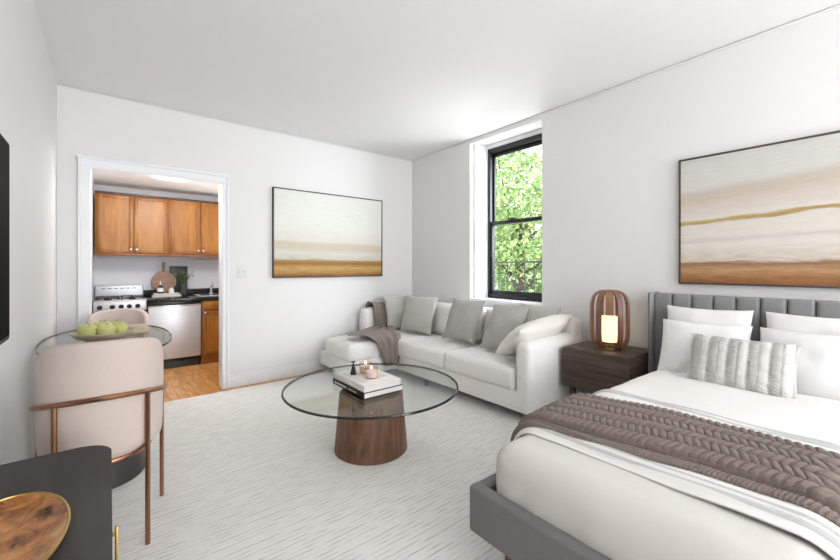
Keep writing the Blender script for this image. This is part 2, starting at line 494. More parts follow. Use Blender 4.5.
def painting(name, uaxis, stops, slope, amp, flip=False, extra=None):
    """abstract landscape: ramp over height with brushed noise; uaxis is the generated axis along the width"""
    m, nt, p = newmat(name); N = nt.nodes; L = nt.links
    p.inputs['Roughness'].default_value = .75
    tc = N.new('ShaderNodeTexCoord'); sp = N.new('ShaderNodeSeparateXYZ'); L.new(tc.outputs['Generated'], sp.inputs[0])
    U = sp.outputs[uaxis]; Vv = sp.outputs[2]
    if flip:
        fl = N.new('ShaderNodeMath'); fl.operation = 'SUBTRACT'; fl.inputs[0].default_value = 1; L.new(U, fl.inputs[1]); U = fl.outputs[0]
    cb = N.new('ShaderNodeCombineXYZ'); L.new(U, cb.inputs[0]); L.new(Vv, cb.inputs[1])
    def ns(sc, scale, det=6):
        mp = N.new('ShaderNodeMapping'); mp.inputs['Scale'].default_value = sc
        L.new(cb.outputs[0], mp.inputs['Vector'])
        t = N.new('ShaderNodeTexNoise'); t.inputs['Scale'].default_value = scale; t.inputs['Detail'].default_value = det
        L.new(mp.outputs['Vector'], t.inputs['Vector']); return t
    t = ns((1.5, 9, 1), 1.6, 12); t.inputs['Roughness'].default_value = .68
    def math_(op, a, b, c=None):
        n = N.new('ShaderNodeMath'); n.operation = op
        for i, x in enumerate((a, b, c)):
            if x is None: continue
            if isinstance(x, (int, float)): n.inputs[i].default_value = x
            else: L.new(x, n.inputs[i])
        return n.outputs[0]
    nz = math_('SUBTRACT', t.outputs['Fac'], .5)
    v = math_('MULTIPLY_ADD', nz, amp, Vv)
    # slope fades out toward the bottom so the ground band stays level
    sl = math_('MULTIPLY', U, slope); sl = math_('MULTIPLY', sl, Vv)
    v = math_('ADD', v, sl)
    r = N.new('ShaderNodeValToRGB'); e = r.color_ramp.elements
    e[0].position = stops[0][0]; e[0].color = lin(stops[0][1]); e[1].position = stops[-1][0]; e[1].color = lin(stops[-1][1])
    for pos, c in stops[1:-1]:
        k = e.new(pos); k.color = lin(c)
    L.new(v, r.inputs['Fac'])
    t2 = ns((2, 14, 1), 5, 8)
    r2 = N.new('ShaderNodeValToRGB'); r2.color_ramp.elements[0].position = .35; r2.color_ramp.elements[1].position = .62
    r2.color_ramp.elements[0].color = (.8, .78, .74, 1); r2.color_ramp.elements[1].color = (1.03, 1.03, 1.03, 1)
    L.new(t2.outputs['Fac'], r2.inputs['Fac'])
    mk = N.new('ShaderNodeMapRange'); mk.inputs['From Min'].default_value = .3; mk.inputs['From Max'].default_value = .15
    mk.inputs['To Min'].default_value = .25; mk.inputs['To Max'].default_value = 1
    L.new(Vv, mk.inputs['Value'])
    mx = N.new('ShaderNodeMix'); mx.data_type = 'RGBA'; mx.blend_type = 'MULTIPLY'
    L.new(mk.outputs[0], mx.inputs[0]); L.new(r.outputs['Color'], mx.inputs[6]); L.new(r2.outputs['Color'], mx.inputs[7])
    col = mx.outputs[2]
    L.new(col, p.inputs['Base Color'])
    b = N.new('ShaderNodeBump'); b.inputs['Strength'].default_value = .3; b.inputs['Distance'].default_value = .003
    L.new(t2.outputs['Fac'], b.inputs['Height']); L.new(b.outputs['Normal'], p.inputs['Normal'])
    return m
M['art1'] = painting('golden_field_painting', 0,
    [(0, (128, 84, 44)), (.04, (178, 134, 76)), (.10, (196, 160, 98)), (.15, (158, 112, 52)), (.185, (170, 132, 80)), (.21, (206, 200, 184)), (.28, (214, 210, 202)),
     (.33, (206, 196, 178)), (.40, (208, 196, 176)), (.425, (220, 216, 206)), (.6, (226, 226, 219)), (1, (228, 228, 222))], .03, .05)
M['art2'] = painting('brown_ridge_painting', 1,
    [(0, (140, 92, 56)), (.05, (160, 112, 70)), (.10, (186, 146, 106)), (.15, (146, 108, 78)), (.17, (206, 194, 182)), (.30, (218, 212, 204)),
     (.33, (202, 196, 188)), (.36, (218, 210, 202)), (.46, (216, 208, 200)), (.472, (166, 140, 84)), (.488, (182, 156, 100)), (.50, (216, 208, 200)), (.60, (206, 194, 186)),
     (.66, (196, 184, 164)), (.70, (194, 182, 172)), (.76, (206, 204, 198)), (1, (200, 200, 195))], -.10, .11, flip=True)

def burl():
    m, nt, p = newmat('burl_wood'); N = nt.nodes; L = nt.links
    tc = N.new('ShaderNodeTexCoord')
    t = N.new('ShaderNodeTexNoise'); t.inputs['Scale'].default_value = 15; t.inputs['Detail'].default_value = 10; t.inputs['Roughness'].default_value = .65; t.inputs['Distortion'].default_value = .5
    L.new(tc.outputs['Object'], t.inputs['Vector'])
    r = N.new('ShaderNodeValToRGB'); e = r.color_ramp.elements
    e[0].position = .36; e[0].color = lin((52, 34, 24)); e[1].position = .72; e[1].color = lin((222, 186, 138))
    k = e.new(.43); k.color = lin((146, 92, 52)); k = e.new(.56); k.color = lin((196, 134, 76))
    L.new(t.outputs['Fac'], r.inputs['Fac']); L.new(r.outputs['Color'], p.inputs['Base Color'])
    p.inputs['Roughness'].default_value = .3
    return m
M['burl'] = burl()

# ================================================================ THE ROOM
XL, XR, YB, YN = -.325, 3.20, 4.15, -4.6
def cz(y): return 2.637+(4.15-y)*.0096
# floors
struct('floor', box(XL-.1, XR+.1, YN-.1, 6.1, -.08, 0), M['floor'])
# ceiling (old plaster, very slightly out of level)
b = bmesh.new()
vs = [b.verts.new(p) for p in ((XL-.1, YN-.1, cz(YN)), (XR+.3, YN-.1, cz(YN)), (XR+.3, YB+.12, cz(4.27)), (XL-.1, YB+.12, cz(4.27)))]
top = [b.verts.new(v.co+V3((0, 0, .12))) for v in vs]
b.faces.new(vs); b.faces.new(top[::-1])
for i in range(4): b.faces.new((vs[i], top[i], top[(i+1) % 4], vs[(i+1) % 4]))
struct('ceiling', b, M['ceil'])
struct('wall_left', box(XL-.12, XL, YN, YB+.12, 0, 2.75), M['wall'])
# back wall with the kitchen doorway
DX0, DX1, DZ = -.13, .862, 2.02
b = box(XL, DX0, YB, YB+.12, 0, 2.66); box(DX1, XR, YB, YB+.12, 0, 2.66, bm=b); box(DX0, DX1, YB, YB+.12, DZ, 2.66, bm=b)
struct('wall_back', b, M['wall'])
# right wall with the window recess
WY0, WY1, WZ0, WZ1 = 2.124, 3.064, .835, 2.60
b = box(XR, XR+.42, YN, WY0, 0, 2.75); box(XR, XR+.42, WY1, YB+.12, 0, 2.75, bm=b)
box(XR, XR+.42, WY0, WY1, 0, WZ0, bm=b); box(XR, XR+.42, WY0, WY1, WZ1, 2.75, bm=b)
struct('wall_right', b, M['wall'])
# unseen near wall, its two tall window openings added to bring in light
b = box(XL, .1, YN-.12, YN, 0, 2.75); box(1.35, 1.6, YN-.12, YN, 0, 2.75, bm=b); box(2.85, XR, YN-.12, YN, 0, 2.75, bm=b)
for x0, x1 in ((.1, 1.35), (1.6, 2.85)):
    box(x0, x1, YN-.12, YN, 0, .5, bm=b); box(x0, x1, YN-.12, YN, 2.5, 2.75, bm=b)
struct('wall_near', b, M['wall'])
# ceiling joint line and baseboards
b = bmesh.new()
tube([(XR-.006, YN, cz(YN)-.012), (XR-.006, YB, cz(YB)-.012)], .009, 6, bm=b)
struct('trim_1', b, M['wall'])
b = tube([(XL, YB-.005, cz(YB)-.008), (XR, YB-.005, cz(YB)-.008)], .006, 6)
struct('trim_2', b, M['wall'])
def base(x0, x1, y0, y1, name):
    struct(name, box(x0, x1, y0, y1, 0, .115, .004), M['trimw'])
b = box(DX1+.048, XR, YB-.018, YB, 0, .10, .003); box(DX1+.048, XR, YB-.012, YB, .10, .125, .004, bm=b)
struct('baseboard_back', b, M['trimw'])
b = box(XL, XL+.018, YN, YB-.06, 0, .10, .003); box(XL, XL+.012, YN, YB-.06, .10, .125, .004, bm=b)
struct('baseboard_left', b, M['trimw'])
b = box(XR-.018, XR, YN, YB, 0, .10, .003); box(XR-.012, XR, YN, YB, .10, .125, .004, bm=b)
struct('baseboard_right', b, M['trimw'])
# doorway casing: architrave with a raised outer bead, jamb lining
b = bmesh.new()
for (x0, x1) in ((DX0-.072, DX0+.004), (DX1-.004, DX1+.048)):
    box(x0, x1, YB-.018, YB, 0, DZ-.002, .004, bm=b)
    xo = x0 if x0 < 0 else x1-.018
    box(xo, xo+.018, YB-.03, YB, 0, DZ+.06, .005, bm=b)
box(DX0-.072, DX1+.048, YB-.018, YB, DZ-.004, DZ+.062, .004, bm=b)
box(DX0-.08, DX1+.056, YB-.032, YB, DZ+.055, DZ+.078, .006, bm=b)
box(DX0-.0, DX0+.012, YB-.005, YB+.125, 0, DZ, .002, bm=b)
box(DX1-.012, DX1, YB-.005, YB+.125, 0, DZ, .002, bm=b)
box(DX0, DX1, YB-.005, YB+.125, DZ-.012, DZ, .002, bm=b)
struct('door_1', b, M['trimw'])

# ---- kitchen shell
KC = 2.17
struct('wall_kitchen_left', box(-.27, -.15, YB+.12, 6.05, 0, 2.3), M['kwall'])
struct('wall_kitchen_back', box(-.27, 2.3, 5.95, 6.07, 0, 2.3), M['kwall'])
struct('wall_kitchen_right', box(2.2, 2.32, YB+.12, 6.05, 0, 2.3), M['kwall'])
struct('ceiling_kitchen', box(-.27, 2.32, YB+.12, 6.07, KC, KC+.1), M['ceil'])

# ---- window
wf = bmesh.new()
FX = XR+.215
fy0, fy1, fz0, fz1 = WY0, WY1-.078, WZ0+.005, 2.555
t = .05
box(FX, FX+.09, fy0, fy1, fz0, fz0+t, .004, bm=wf); box(FX, FX+.09, fy0, fy1, fz1-t, fz1, .004, bm=wf)
box(FX, FX+.09, fy1-t*.7, fy1, fz0, fz1, .004, bm=wf); box(FX, FX+.09, fy0, fy0+t, fz0, fz1, .004, bm=wf)
win = struct('window_1', wf, M['frameblk'], smooth=True)
def sash(x, z0, z1, name, s=.04):
    q = box(x, x+.03, fy0+t, fy1-t*.7, z0, z0+s, .003); box(x, x+.03, fy0+t, fy1-t*.7, z1-s, z1, .003, bm=q)
    box(x, x+.03, fy0+t, fy0+t+s, z0, z1, .003, bm=q); box(x, x+.03, fy1-t*.7-s*.6, fy1-t*.7, z0, z1, .003, bm=q)
    so = struct(name, q, M['frameblk'], win, smooth=True)
    struct('window_glass', box(x+.012, x+.018, fy0+t+s*.5, fy1-t*.7-s*.3, z0+s*.5, z1-s*.5), M['gwin'], so)
sash(FX+.01, fz0+t, 1.715, 'lower_sash'); sash(FX+.05, 1.675, fz1-t, 'upper_sash')
struct('window_latch', box(FX-.01, FX+.01, 2.6, 2.66, 1.71, 1.73, .003), M['blackmatte'], win)
# plaster reveal: sill board, splayed side liner
b = box(XR-.012, FX, WY0-.0, WY1+.0, WZ0-.028, WZ0+.004, .004)
struct('trim_3', b, M['trimw'], smooth=True)
b = bmesh.new()
vv = [(XR+.06, WY1), (XR+.06, WY1-.03), (FX+.01, fy1-.0), (FX+.01, WY1)]
lo = [b.verts.new((x, y, WZ0)) for x, y in vv]; hi = [b.verts.new((x, y, WZ1)) for x, y in vv]
b.faces.new(lo[::-1]); b.faces.new(hi)
for i in range(4): b.faces.new((lo[i], lo[(i+1) % 4], hi[(i+1) % 4], hi[i]))
box(FX-.01, FX+.06, WY0, WY1, fz1, WZ1, bm=b)
struct('trim_4', b, M['trimw'])

# ================================================================ OUTSIDE
tag(struct('ground', box(3.7, 30, -12, 22, -3.3, -3.2), M['lawn']), 'pale ground outside below the window', 'ground')
# fire-escape railing
rl = thing('iron_railing', 'black iron railing with thin bars just outside the window', 'railing', (3.85, 2.7, .78))
b = tube([(3.85, 1.7, 1.255), (3.85, 3.62, 1.255)], .011, 6)
obj('top_rail', b, M['iron'], rl, world=True)
obj('bottom_rail', tube([(3.85, 1.7, .80), (3.85, 3.62, .80)], .011, 6), M['iron'], rl, world=True)
for i in range(15):
    y = 1.75+i*.13
    obj('bar', tube([(3.85, y, .76), (3.85, y, 1.255)], .0075, 6), M['iron'], rl, world=True)

def leaves(center, rad, n, size, seed, mat_):
    rnd = random.Random(seed); b = bmesh.new()
    cl = []
    for i in range(60):
        d = V3((rnd.gauss(0, 1), rnd.gauss(0, 1), rnd.gauss(0, 1))); d.normalize()
        d = V3((d.x*rad[0], d.y*rad[1], d.z*rad[2]))*rnd.uniform(.35, .98)
        cl.append(V3(center)+d)
    for i in range(n):
        c = rnd.choice(cl)+V3((rnd.gauss(0, .34), rnd.gauss(0, .34), rnd.gauss(0, .22)))
        e = Euler((rnd.uniform(-1, 1), rnd.uniform(-1, 1), rnd.uniform(0, 6.28))).to_matrix()
        L = size*rnd.uniform(.6, 1.3); W = L*.55
        pts = [(-L/2, 0, 0), (-L*.1, W/2, L*.06), (L/2, 0, -L*.05), (-L*.1, -W/2, L*.06)]
        b.faces.new([b.verts.new(c+e @ V3(p)) for p in pts])
    return b, cl
def tree(cx, cy, base, h, rad, cz_, n, size, seed, mt, label):
    t_ = thing('street_tree', label, 'tree', (cx, cy, base), 0, None)
    b, cl = leaves((cx, cy, cz_), rad, n, size, seed, mt)
    obj('foliage', b, mt, t_, smooth=False, world=True)
    obj('trunk', tube([(cx, cy, base), (cx+.08, cy-.05, base+(cz_-base)*.5), (cx-.03, cy+.05, cz_)], [.16, .12, .07], 10), M['bark'], t_, world=True)
    rnd = random.Random(seed+1)
    for i in range(9):
        e = cl[i*5]
        s0 = V3((cx, cy, base+(cz_-base)*rnd.uniform(.6, .98)))
        mid = (s0+e)/2+V3((0, 0, .25))
        obj('branch', tube([s0, mid, e], [.045, .03, .012], 7), M['bark'], t_, world=True)
tree(7.6, 5.6, -3.2, 7, (1.9, 1.9, 2.2), 2.3, 9500, .12, 3, M['tleaf'], 'light green leafy tree filling the middle of the window view')
tree(9.6, 6.0, -3.2, 7, (2.2, 2.2, 2.0), .3, 6000, .15, 11, M['tleaf2'], 'darker green tree seen low through the window behind the railing')
tree(11.5, 9.5, -3.2, 8, (2.4, 2.4, 2.6), 2.8, 6000, .17, 21, M['tleaf'], 'farther tree with pale green leaves beyond the nearer trees outside')

# ================================================================ RUG
b = rbox((XL+.12, -4.2, .001), (3.17, 4.02, .016), .007, 30)
b.faces.ensure_lookup_table()
rug = obj('area_rug', b, M['rug'])
tag(rug, 'large off-white ribbed wool rug covering the living room floor', 'rug')
RZ = .016

# ================================================================ KITCHEN
def shaker(name, parent, x0, x1, z0, z1, y, mat_f, mat_p, rail=.045, knob=None):
    """framed door facing -Y at plane y"""
    q = box(x0, x0+rail, y, y+.02, z0, z1, .002); box(x1-rail, x1, y, y+.02, z0, z1, .002, bm=q)
    box(x0+rail, x1-rail, y, y+.02, z0, z0+rail, .002, bm=q); box(x0+rail, x1-rail, y, y+.02, z1-rail, z1, .002, bm=q)
    d = obj(name, q, mat_f, parent, world=True)
    pn = box(x0+rail-.002, x1-rail+.002, y+.007, y+.016, z0+rail-.002, z1-rail+.002)
    obj('panel', pn, mat_p, d)
    # panel verts are world based: shift like its parent
    pn_o = d.children[0]
    me = pn_o.data
    off = V3(parent['_w'])
    for v in me.vertices: v.co -= off
    if knob:
        k = lathe([(0, 0), (.009, .0), (.006, .01), (.011, .018), (.013, .025), (.008, .03), (0, .031)], seg=14)
        k.transform(Matrix.Translation(V3((knob[0], y, knob[1]))-off) @ Matrix.Rotation(PI/2, 4, 'X'))
        obj('knob', k, M['chrome'], d)
    return d
def cabinet_upper(x0, x1, label, doors):
    cx = (x0+x1)/2
    t_ = thing('upper_cabinet', label, 'cabinet', (cx, 5.8, 1.35), 0, 'oak upper kitchen cabinets')
    y = 5.62
    b = box(x0, x1, y+.022, 5.948, 1.335, 2.045, .002)
    obj('body', b, M['oakdark'], t_, world=True)
    obj('bottom_rail', box(x0, x1, y+.004, y+.03, 1.325, 1.352, .003), M['oaklip'], t_, world=True)
    obj('top_rail', box(x0, x1, y-.004, y+.03, 2.028, 2.052, .003), M['dwalnut'], t_, world=True)
    for (a, c, k) in doors:
        shaker('door', t_, a, c, 1.358, 2.025, y, M['oakdark'], M['oak'], .042, knob=(k, 1.40))
cabinet_upper(-.132, .566, 'honey oak upper cabinet above the stove, nearer the left kitchen wall', [(-.11, .212, .19), (.220, .546, .245)])
cabinet_upper(.568, 1.30, 'honey oak upper cabinet on the right, cut off by the doorway', [(.588, .905, .88), (.913, 1.23, .935)])
tag(obj('undercabinet_light', box(.86, 1.25, 5.90, 5.945, 1.262, 1.285, .004), M['whitec']), 'slim white light bar on the kitchen wall below the upper cabinets', 'light')

# stove
st = thing('stove', 'small stainless steel and black gas stove with five knobs', 'stove', (.09, 5.6, 0))
sx0, sx1 = -.14, .322
obj('body', box(sx0, sx1, 5.32, 5.93, .04, .81, .006), M['black'], st, world=True)
obj('oven_door', box(sx0+.01, sx1-.01, 5.295, 5.32, .16, .69, .006), M['black'], st, world=True)
od = obj('door_handle', tube([(sx0+.05, 5.265, .655), (sx1-.05, 5.265, .655)], .010, 8), M['chrome'], st, world=True)
obj('storage_drawer', box(sx0+.01, sx1-.01, 5.295, 5.32, .05, .15, .006), M['steel'], st, world=True)
cp = obj('control_panel', box(sx0, sx1, 5.285, 5.36, .715, .815, .012, 3), M['steel'], st, world=True)
off = V3(st['_w'])
for kx in (-.085, .02, .095, .165, .24):
    k = lathe([(.024, 0), (.024, .004), (.017, .006), (.016, .024), (0, .026)], seg=16)
    box(-.004, .004, -.017, .017, .018, .032, .001, bm=k)
    k.transform(Matrix.Translation(V3((kx, 5.285, .765))-off) @ Matrix.Rotation(PI/2, 4, 'X'))
    obj('control_knob', k, M['blackmatte'], cp)
ct = obj('cooktop', box(sx0, sx1, 5.30, 5.87, .812, .832, .006), M['steel'], st, world=True)
for gx in (-.02, .20):
    for gy in (5.44, 5.70):
        q = lathe([(.035, 0), (.035, .012), (.02, .016), (0, .016)], (gx, gy, .832), 16)
        obj('burner', q, M['black'], st, world=True)
    q = bmesh.new()
    for gy in (5.44, 5.70):
        for a in range(4):
            dx, dy = math.cos(a*PI/2), math.sin(a*PI/2)
            tube([(gx+dx*.02, gy+dy*.02, .856), (gx+dx*.09, gy+dy*.09, .856), (gx+dx*.1, gy+dy*.1, .835)], .006, 6, bm=q)
    x0, x1, y0, y1 = gx-.1, gx+.1, 5.335, 5.81
    tube([(x0, y0, .85), (x1, y0, .85), (x1, y1, .85), (x0, y1, .85)], .006, 6, closed=True, bm=q)
    tube([(x0, 5.57, .85), (x1, 5.57, .85)], .005, 6, bm=q)
    obj('burner_grate', q, M['blackmatte'], st, world=True)
bg = obj('backguard', box(sx0, sx1, 5.87, 5.93, .812, .975, .012, 3), M['steel'], st, world=True)
q = bmesh.new()
for i in range(6): box(sx0+.06+i*.058, sx0+.10+i*.058, 5.866, 5.872, .935, .943, bm=q)
obj('vent_slots', q, M['black'], st, world=True)

# dishwasher
dw = thing('dishwasher', 'stainless steel dishwasher between stove and oak base cabinet', 'dishwasher', (.6, 5.6, 0))
obj('body', box(.332, .868, 5.36, 5.93, .08, .78, .002), M['black'], dw, world=True)
obj('door', box(.338, .862, 5.33, 5.36, .12, .748, .006), M['steel'], dw, world=True)
obj('control_strip', box(.338, .862, 5.335, 5.36, .75, .785, .003), M['black'], dw, world=True)
obj('handle_recess', box(.345, .855, 5.322, 5.333, .735, .748, .004), M['chrome'], dw, world=True)
obj('toe_kick', box(.334, .866, 5.38, 5.42, 0, .115), M['black'], dw, world=True)

# base cabinet
bc = thing('base_cabinet', 'honey oak base cabinet with drawer beside the dishwasher', 'cabinet', (1.1, 5.6, 0))
obj('body', box(.872, 1.40, 5.352, 5.93, .06, .785, .002), M['oakdark'], bc, world=True)
obj('toe_kick', box(.872, 1.40, 5.36, 5.40, 0, .06), M['oaklip'], bc, world=True)
off = V3(bc['_w'])
for (a, c) in ((.885, 1.13), (1.14, 1.385)):
    dr = obj('drawer', box(a, c, 5.33, 5.352, .672, .775, .006), M['oak'], bc, world=True)
    shaker('door', bc, a, c, .12, .655, 5.33, M['oakdark'], M['oak'], .04, knob=(a+.025, .635))

# counter and sink
cn = thing('countertop', 'black stone kitchen countertop with short backsplash', 'countertop', (.9, 5.6, .79))
obj('slab', box(.328, 1.5, 5.315, 5.945, .788, .828, .005), M['ctop'], cn, world=True)
obj('backsplash', box(.328, 1.5, 5.925, 5.948, .828, .905, .003), M['ctop'], cn, world=True)
sk = thing('kitchen_sink', 'stainless steel sink set in the black countertop', 'sink', (1.12, 5.62, .83))
q = rbox((.86, 5.43, .822), (1.36, 5.84, .834), .005, 8)
obj('rim', q, M['steel'], sk, world=True)
q = box(.90, 1.32, 5.47, 5.76, .8345, .8355); obj('basin', q, M['chrome'], sk, world=True)
fa = thing('faucet', 'small chrome faucet behind the kitchen sink', 'faucet', (1.07, 5.86, .828))
obj('base', lathe([(.03, 0), (.03, .012), (.02, .02), (.018, .07), (0, .075)], (1.07, 5.86, .834), 16), M['chrome'], fa, world=True)
obj('spout', tube([(1.07, 5.86, .88), (1.07, 5.84, .945), (1.07, 5.79, .96), (1.07, 5.73, .945), (1.07, 5.72, .93)], .01, 8), M['chrome'], fa, world=True)
obj('lever', tube([(1.07, 5.86, .905), (1.10, 5.88, .98)], .007, 8), M['chrome'], fa, world=True)

# things on the counter
kb = thing('cutting_board', 'round brown wooden cutting board with handle leaning on kitchen wall', 'cutting board', (.535, 5.86, .87))
q = lathe([(0, 0), (.128, 0), (.134, .006), (.134, .012), (.128, .018), (0, .018)], seg=40)
q.transform(Matrix.Translation((.535, 5.865, 1.005)) @ Matrix.Rotation(math.radians(82), 4, 'X'))
obj('board', q, M['board'], kb, world=True)
q = rbox((-.016, -.008, 0), (.016, .008, .14), .007, 4)
q.transform(Matrix.Translation((.535, 5.878, 1.12)) @ Matrix.Rotation(math.radians(-8), 4, 'X'))
obj('handle', q, M['board'], kb, world=True)
tag(obj('serving_board', box(.60, .80, 5.900, 5.918, .829, 1.205, .006), M['dboard']), 'dark rectangular board leaning behind the plant on the counter', 'cutting board')
bk = [(.40, .70, .829, .846, 'bookw', 'lower pale book lying on the kitchen counter'), (.415, .685, .8465, .868, 'tray', 'upper cream book lying on the kitchen counter beneath the bottle')]
for x0, x1, z0, z1, mm, lb in bk:
    t_ = thing('cookbook', lb, 'book', ((x0+x1)/2, 5.73, z0))
    obj('cover', box(x0, x1, 5.64, 5.645, z0, z1, .001, bm=box(x0, x1, 5.64, 5.82, z0, z0+.003, bm=box(x0, x1, 5.64, 5.82, z1-.003, z1))), M[mm], t_, world=True)
    obj('pages', box(x0+.004, x1-.004, 5.648, 5.816, z0+.0035, z1-.0035), M['page'], t_, world=True)
bt = thing('dark_bottle', 'small dark bottle with white label on the counter books', 'bottle', (.485, 5.72, .869))
obj('body', lathe([(.03, 0), (.033, .004), (.033, .075), (.028, .088), (.012, .095), (.011, .108), (0, .108)], (.485, 5.72, .869), 20), M['bottleb'], bt, world=True)
obj('label', lathe([(.0336, .02), (.0336, .07)], (.485, 5.72, .869), 20, cap0=False, cap1=False), M['label'], bt, world=True)
obj('pump', lathe([(.012, .108), (.012, .12), (.004, .124), (.004, .14), (.012, .141), (.012, .149), (0, .15)], (.485, 5.72, .869), 14), M['whitec'], bt, world=True)
bt = thing('white_jar', 'small white bottle right of the dark bottle on the books', 'bottle', (.60, 5.72, .869))
obj('body', lathe([(.026, 0), (.03, .004), (.03, .04), (.022, .055), (.01, .06), (.01, .07), (0, .07)], (.60, 5.72, .869), 20), M['whitec'], bt, world=True)
obj('cap', lathe([(.012, .07), (.012, .088), (0, .09)], (.60, 5.72, .869), 14), M['board'], bt, world=True)
vs_ = thing('potted_plant', 'leafy green plant in a dark smoked vase on the counter', 'plant', (.735, 5.74, .829))
obj('vase', lathe([(.028, 0), (.04, .01), (.045, .07), (.042, .13), (.036, .15), (.032, .15), (.036, .12), (0, .03)], (.735, 5.74, .829), 24, cap1=False), M['vase'], vs_, world=True)
rnd = random.Random(5)
fb = bmesh.new(); sb = bmesh.new()
for i in range(20):
    a = rnd.uniform(0, 6.28); sp = rnd.uniform(.02, .12); hh = rnd.uniform(.12, .25)
    p0 = V3((.735, 5.74, .95)); p1 = p0+V3((math.cos(a)*sp*.4, math.sin(a)*sp*.4, hh*.6)); p2 = p0+V3((math.cos(a)*sp, math.sin(a)*sp*.7, hh))
    tube([p0, p1, p2], .0015, 4, bm=sb)
    for k in range(9):
        tt = .25+k/9*.75
        c = p0.lerp(p1, tt*2) if tt < .5 else p1.lerp(p2, tt*2-1)
        e = Euler((rnd.uniform(-1.2, 1.2), rnd.uniform(-1.2, 1.2), rnd.uniform(0, 6.28))).to_matrix()
        L_ = .034; W_ = .013
        fb.faces.new([fb.verts.new(c+e @ V3(p)) for p in ((0, 0, 0), (L_*.5, W_/2, .003), (L_, 0, 0), (L_*.5, -W_/2, .003))])
obj('foliage', fb, M['leaf'], vs_, smooth=False, world=True); obj('stems', sb, M['stem'], vs_, world=True)

# unseen ceiling lamp, added to light the kitchen
kl = thing('added_kitchen_lamp', 'added flush white ceiling lamp lighting the kitchen, unseen behind the door head', 'lamp', (.45, 4.45, KC))
obj('shade', lathe([(.16, 0), (.16, -.03), (.12, -.06), (0, -.07)], (.45, 4.45, KC), 32), plain('added_kitchen_lamp_shade', (255, 250, 244), .5, emis=((255, 248, 240), 6)), kl, world=True)

# ================================================================ WALL THINGS
def picture(name, label, m_art, face, a0, a1, z0, z1, fr=.012):
    """face 'Y': hangs on back wall; 'X': hangs on right wall"""
    d = .035
    if face == 'Y':
        t_ = thing(name, label, 'painting', ((a0+a1)/2, YB, z0))
        canvas = box(a0+fr, a1-fr, YB-d+.006, YB-.004, z0+fr, z1-fr)
        q = box(a0, a1, YB-d, YB-.001, z0, z0+fr, .002); box(a0, a1, YB-d, YB-.001, z1-fr, z1, .002, bm=q)
        box(a0, a0+fr, YB-d, YB-.001, z0, z1, .002, bm=q); box(a1-fr, a1, YB-d, YB-.001, z0, z1, .002, bm=q)
    else:
        t_ = thing(name, label, 'painting', (XR, (a0+a1)/2, z0))
        canvas = box(XR-d+.006, XR-.004, a0+fr, a1-fr, z0+fr, z1-fr)
        q = box(XR-d, XR-.001, a0, a1, z0, z0+fr, .002); box(XR-d, XR-.001, a0, a1, z1-fr, z1, .002, bm=q)
        box(XR-d, XR-.001, a0, a0+fr, z0, z1, .002, bm=q); box(XR-d, XR-.001, a1-fr, a1, z0, z1, .002, bm=q)
    obj('canvas', canvas, m_art, t_, smooth=False, world=True)
    obj('frame', q, M['dwalnut'], t_, world=True)
picture('framed_painting', 'framed abstract of pale sky over golden field, between doorway and sofa corner', M['art1'], 'Y', 1.333, 2.701, 1.079, 2.04)
picture('framed_painting', 'wide framed abstract with brown ground and gold line above the headboard', M['art2'], 'X', -.03, .984, 1.075, 1.957)

tv = thing('wall_television', 'black flat television on the left wall, cut by the frame', 'television', (XL, 1.5, 1.25))
obj('bezel', box(-.315, -.281, .80, 2.003, .935, 1.640, .006), M['blackmatte'], tv, world=True)
obj('screen', box(-.2805, -.2795, .812, 1.991, .952, 1.628), M['tv'], tv, world=True)
obj('wall_bracket', box(-.324, -.314, 1.1, 1.6, 1.1, 1.45), M['blackmatte'], tv, world=True)

sw = thing('light_switch', 'white double light switch plate beside the doorway', 'switch', (1.035, YB, 1.15))
obj('plate', box(.99, 1.078, YB-.006, YB-.001, 1.085, 1.213, .003), M['plate'], sw, world=True)
for x in (1.012, 1.056):
    obj('toggle', box(x-.005, x+.005, YB-.018, YB-.005, 1.138, 1.162, .002), M['plate'], sw, world=True)

# ================================================================ SOFA
sf = thing('sectional_sofa', 'cream fabric sectional sofa with chaise under the window', 'sofa', (2.7, 2.9, RZ))
SX, SB = 2.39, 3.15
cush = M['sofa']
# base frames
q = rbox((SX, 1.68, .10), (SB, 4.06, .255), .018, 24)
obj('seat_base', q, cush, sf, world=True)
obj('chaise_base', rbox((1.845, 3.385, .10), (SX+.02, 4.09, .255), .018, 12), cush, sf, world=True)
# arm near the bed
obj('armrest', rbox((SX-.01, 1.675, .095), (SB, 1.825, .635), .055, 14, (0, .006, .012), .004, 5, 2), cush, sf, world=True)
# arm on the far side along the back wall (chaise side)
obj('armrest', rbox((2.33, 3.93, .24), (SB, 4.09, .70), .055, 14, (0, .01, .012), .004, 5, 9), cush, sf, world=True)
# back frame
obj('backrest', rbox((3.0, 1.69, .22), (SB+.01, 4.08, .765), .05, 20, (0, 0, .006), .004, 4, 3), cush, sf, world=True)
for (y0, y1, sd) in ((1.83, 2.615, 1), (2.62, 3.38, 2)):
    obj('seat_cushion', rbox((SX-.015, y0, .245), (3.0, y1, .425), .042, 18, (.012, .0, .020), .007, 6, sd), cush, sf, world=True)
obj('seat_cushion', rbox((1.832, 3.385, .245), (2.98, 3.95, .420), .045, 20, (.012, .004, .018), .006, 5, 5), cush, sf, world=True)
def lean(M_, *a): return M_
for (y0, y1, sd) in ((1.84, 2.60, 4), (2.63, 3.37, 5), (3.38, 3.90, 6)):
    q = rbox((-.09, -(y1-y0)/2, 0), (.08, (y1-y0)/2, .350), .05, 16, (.035, .0, .015), .010, 5, sd)
    q.transform(Matrix.Translation((2.945, (y0+y1)/2, .425)) @ Matrix.Rotation(math.radians(9), 4, 'Y'))
    obj('back_cushion', q, cush, sf, world=True)
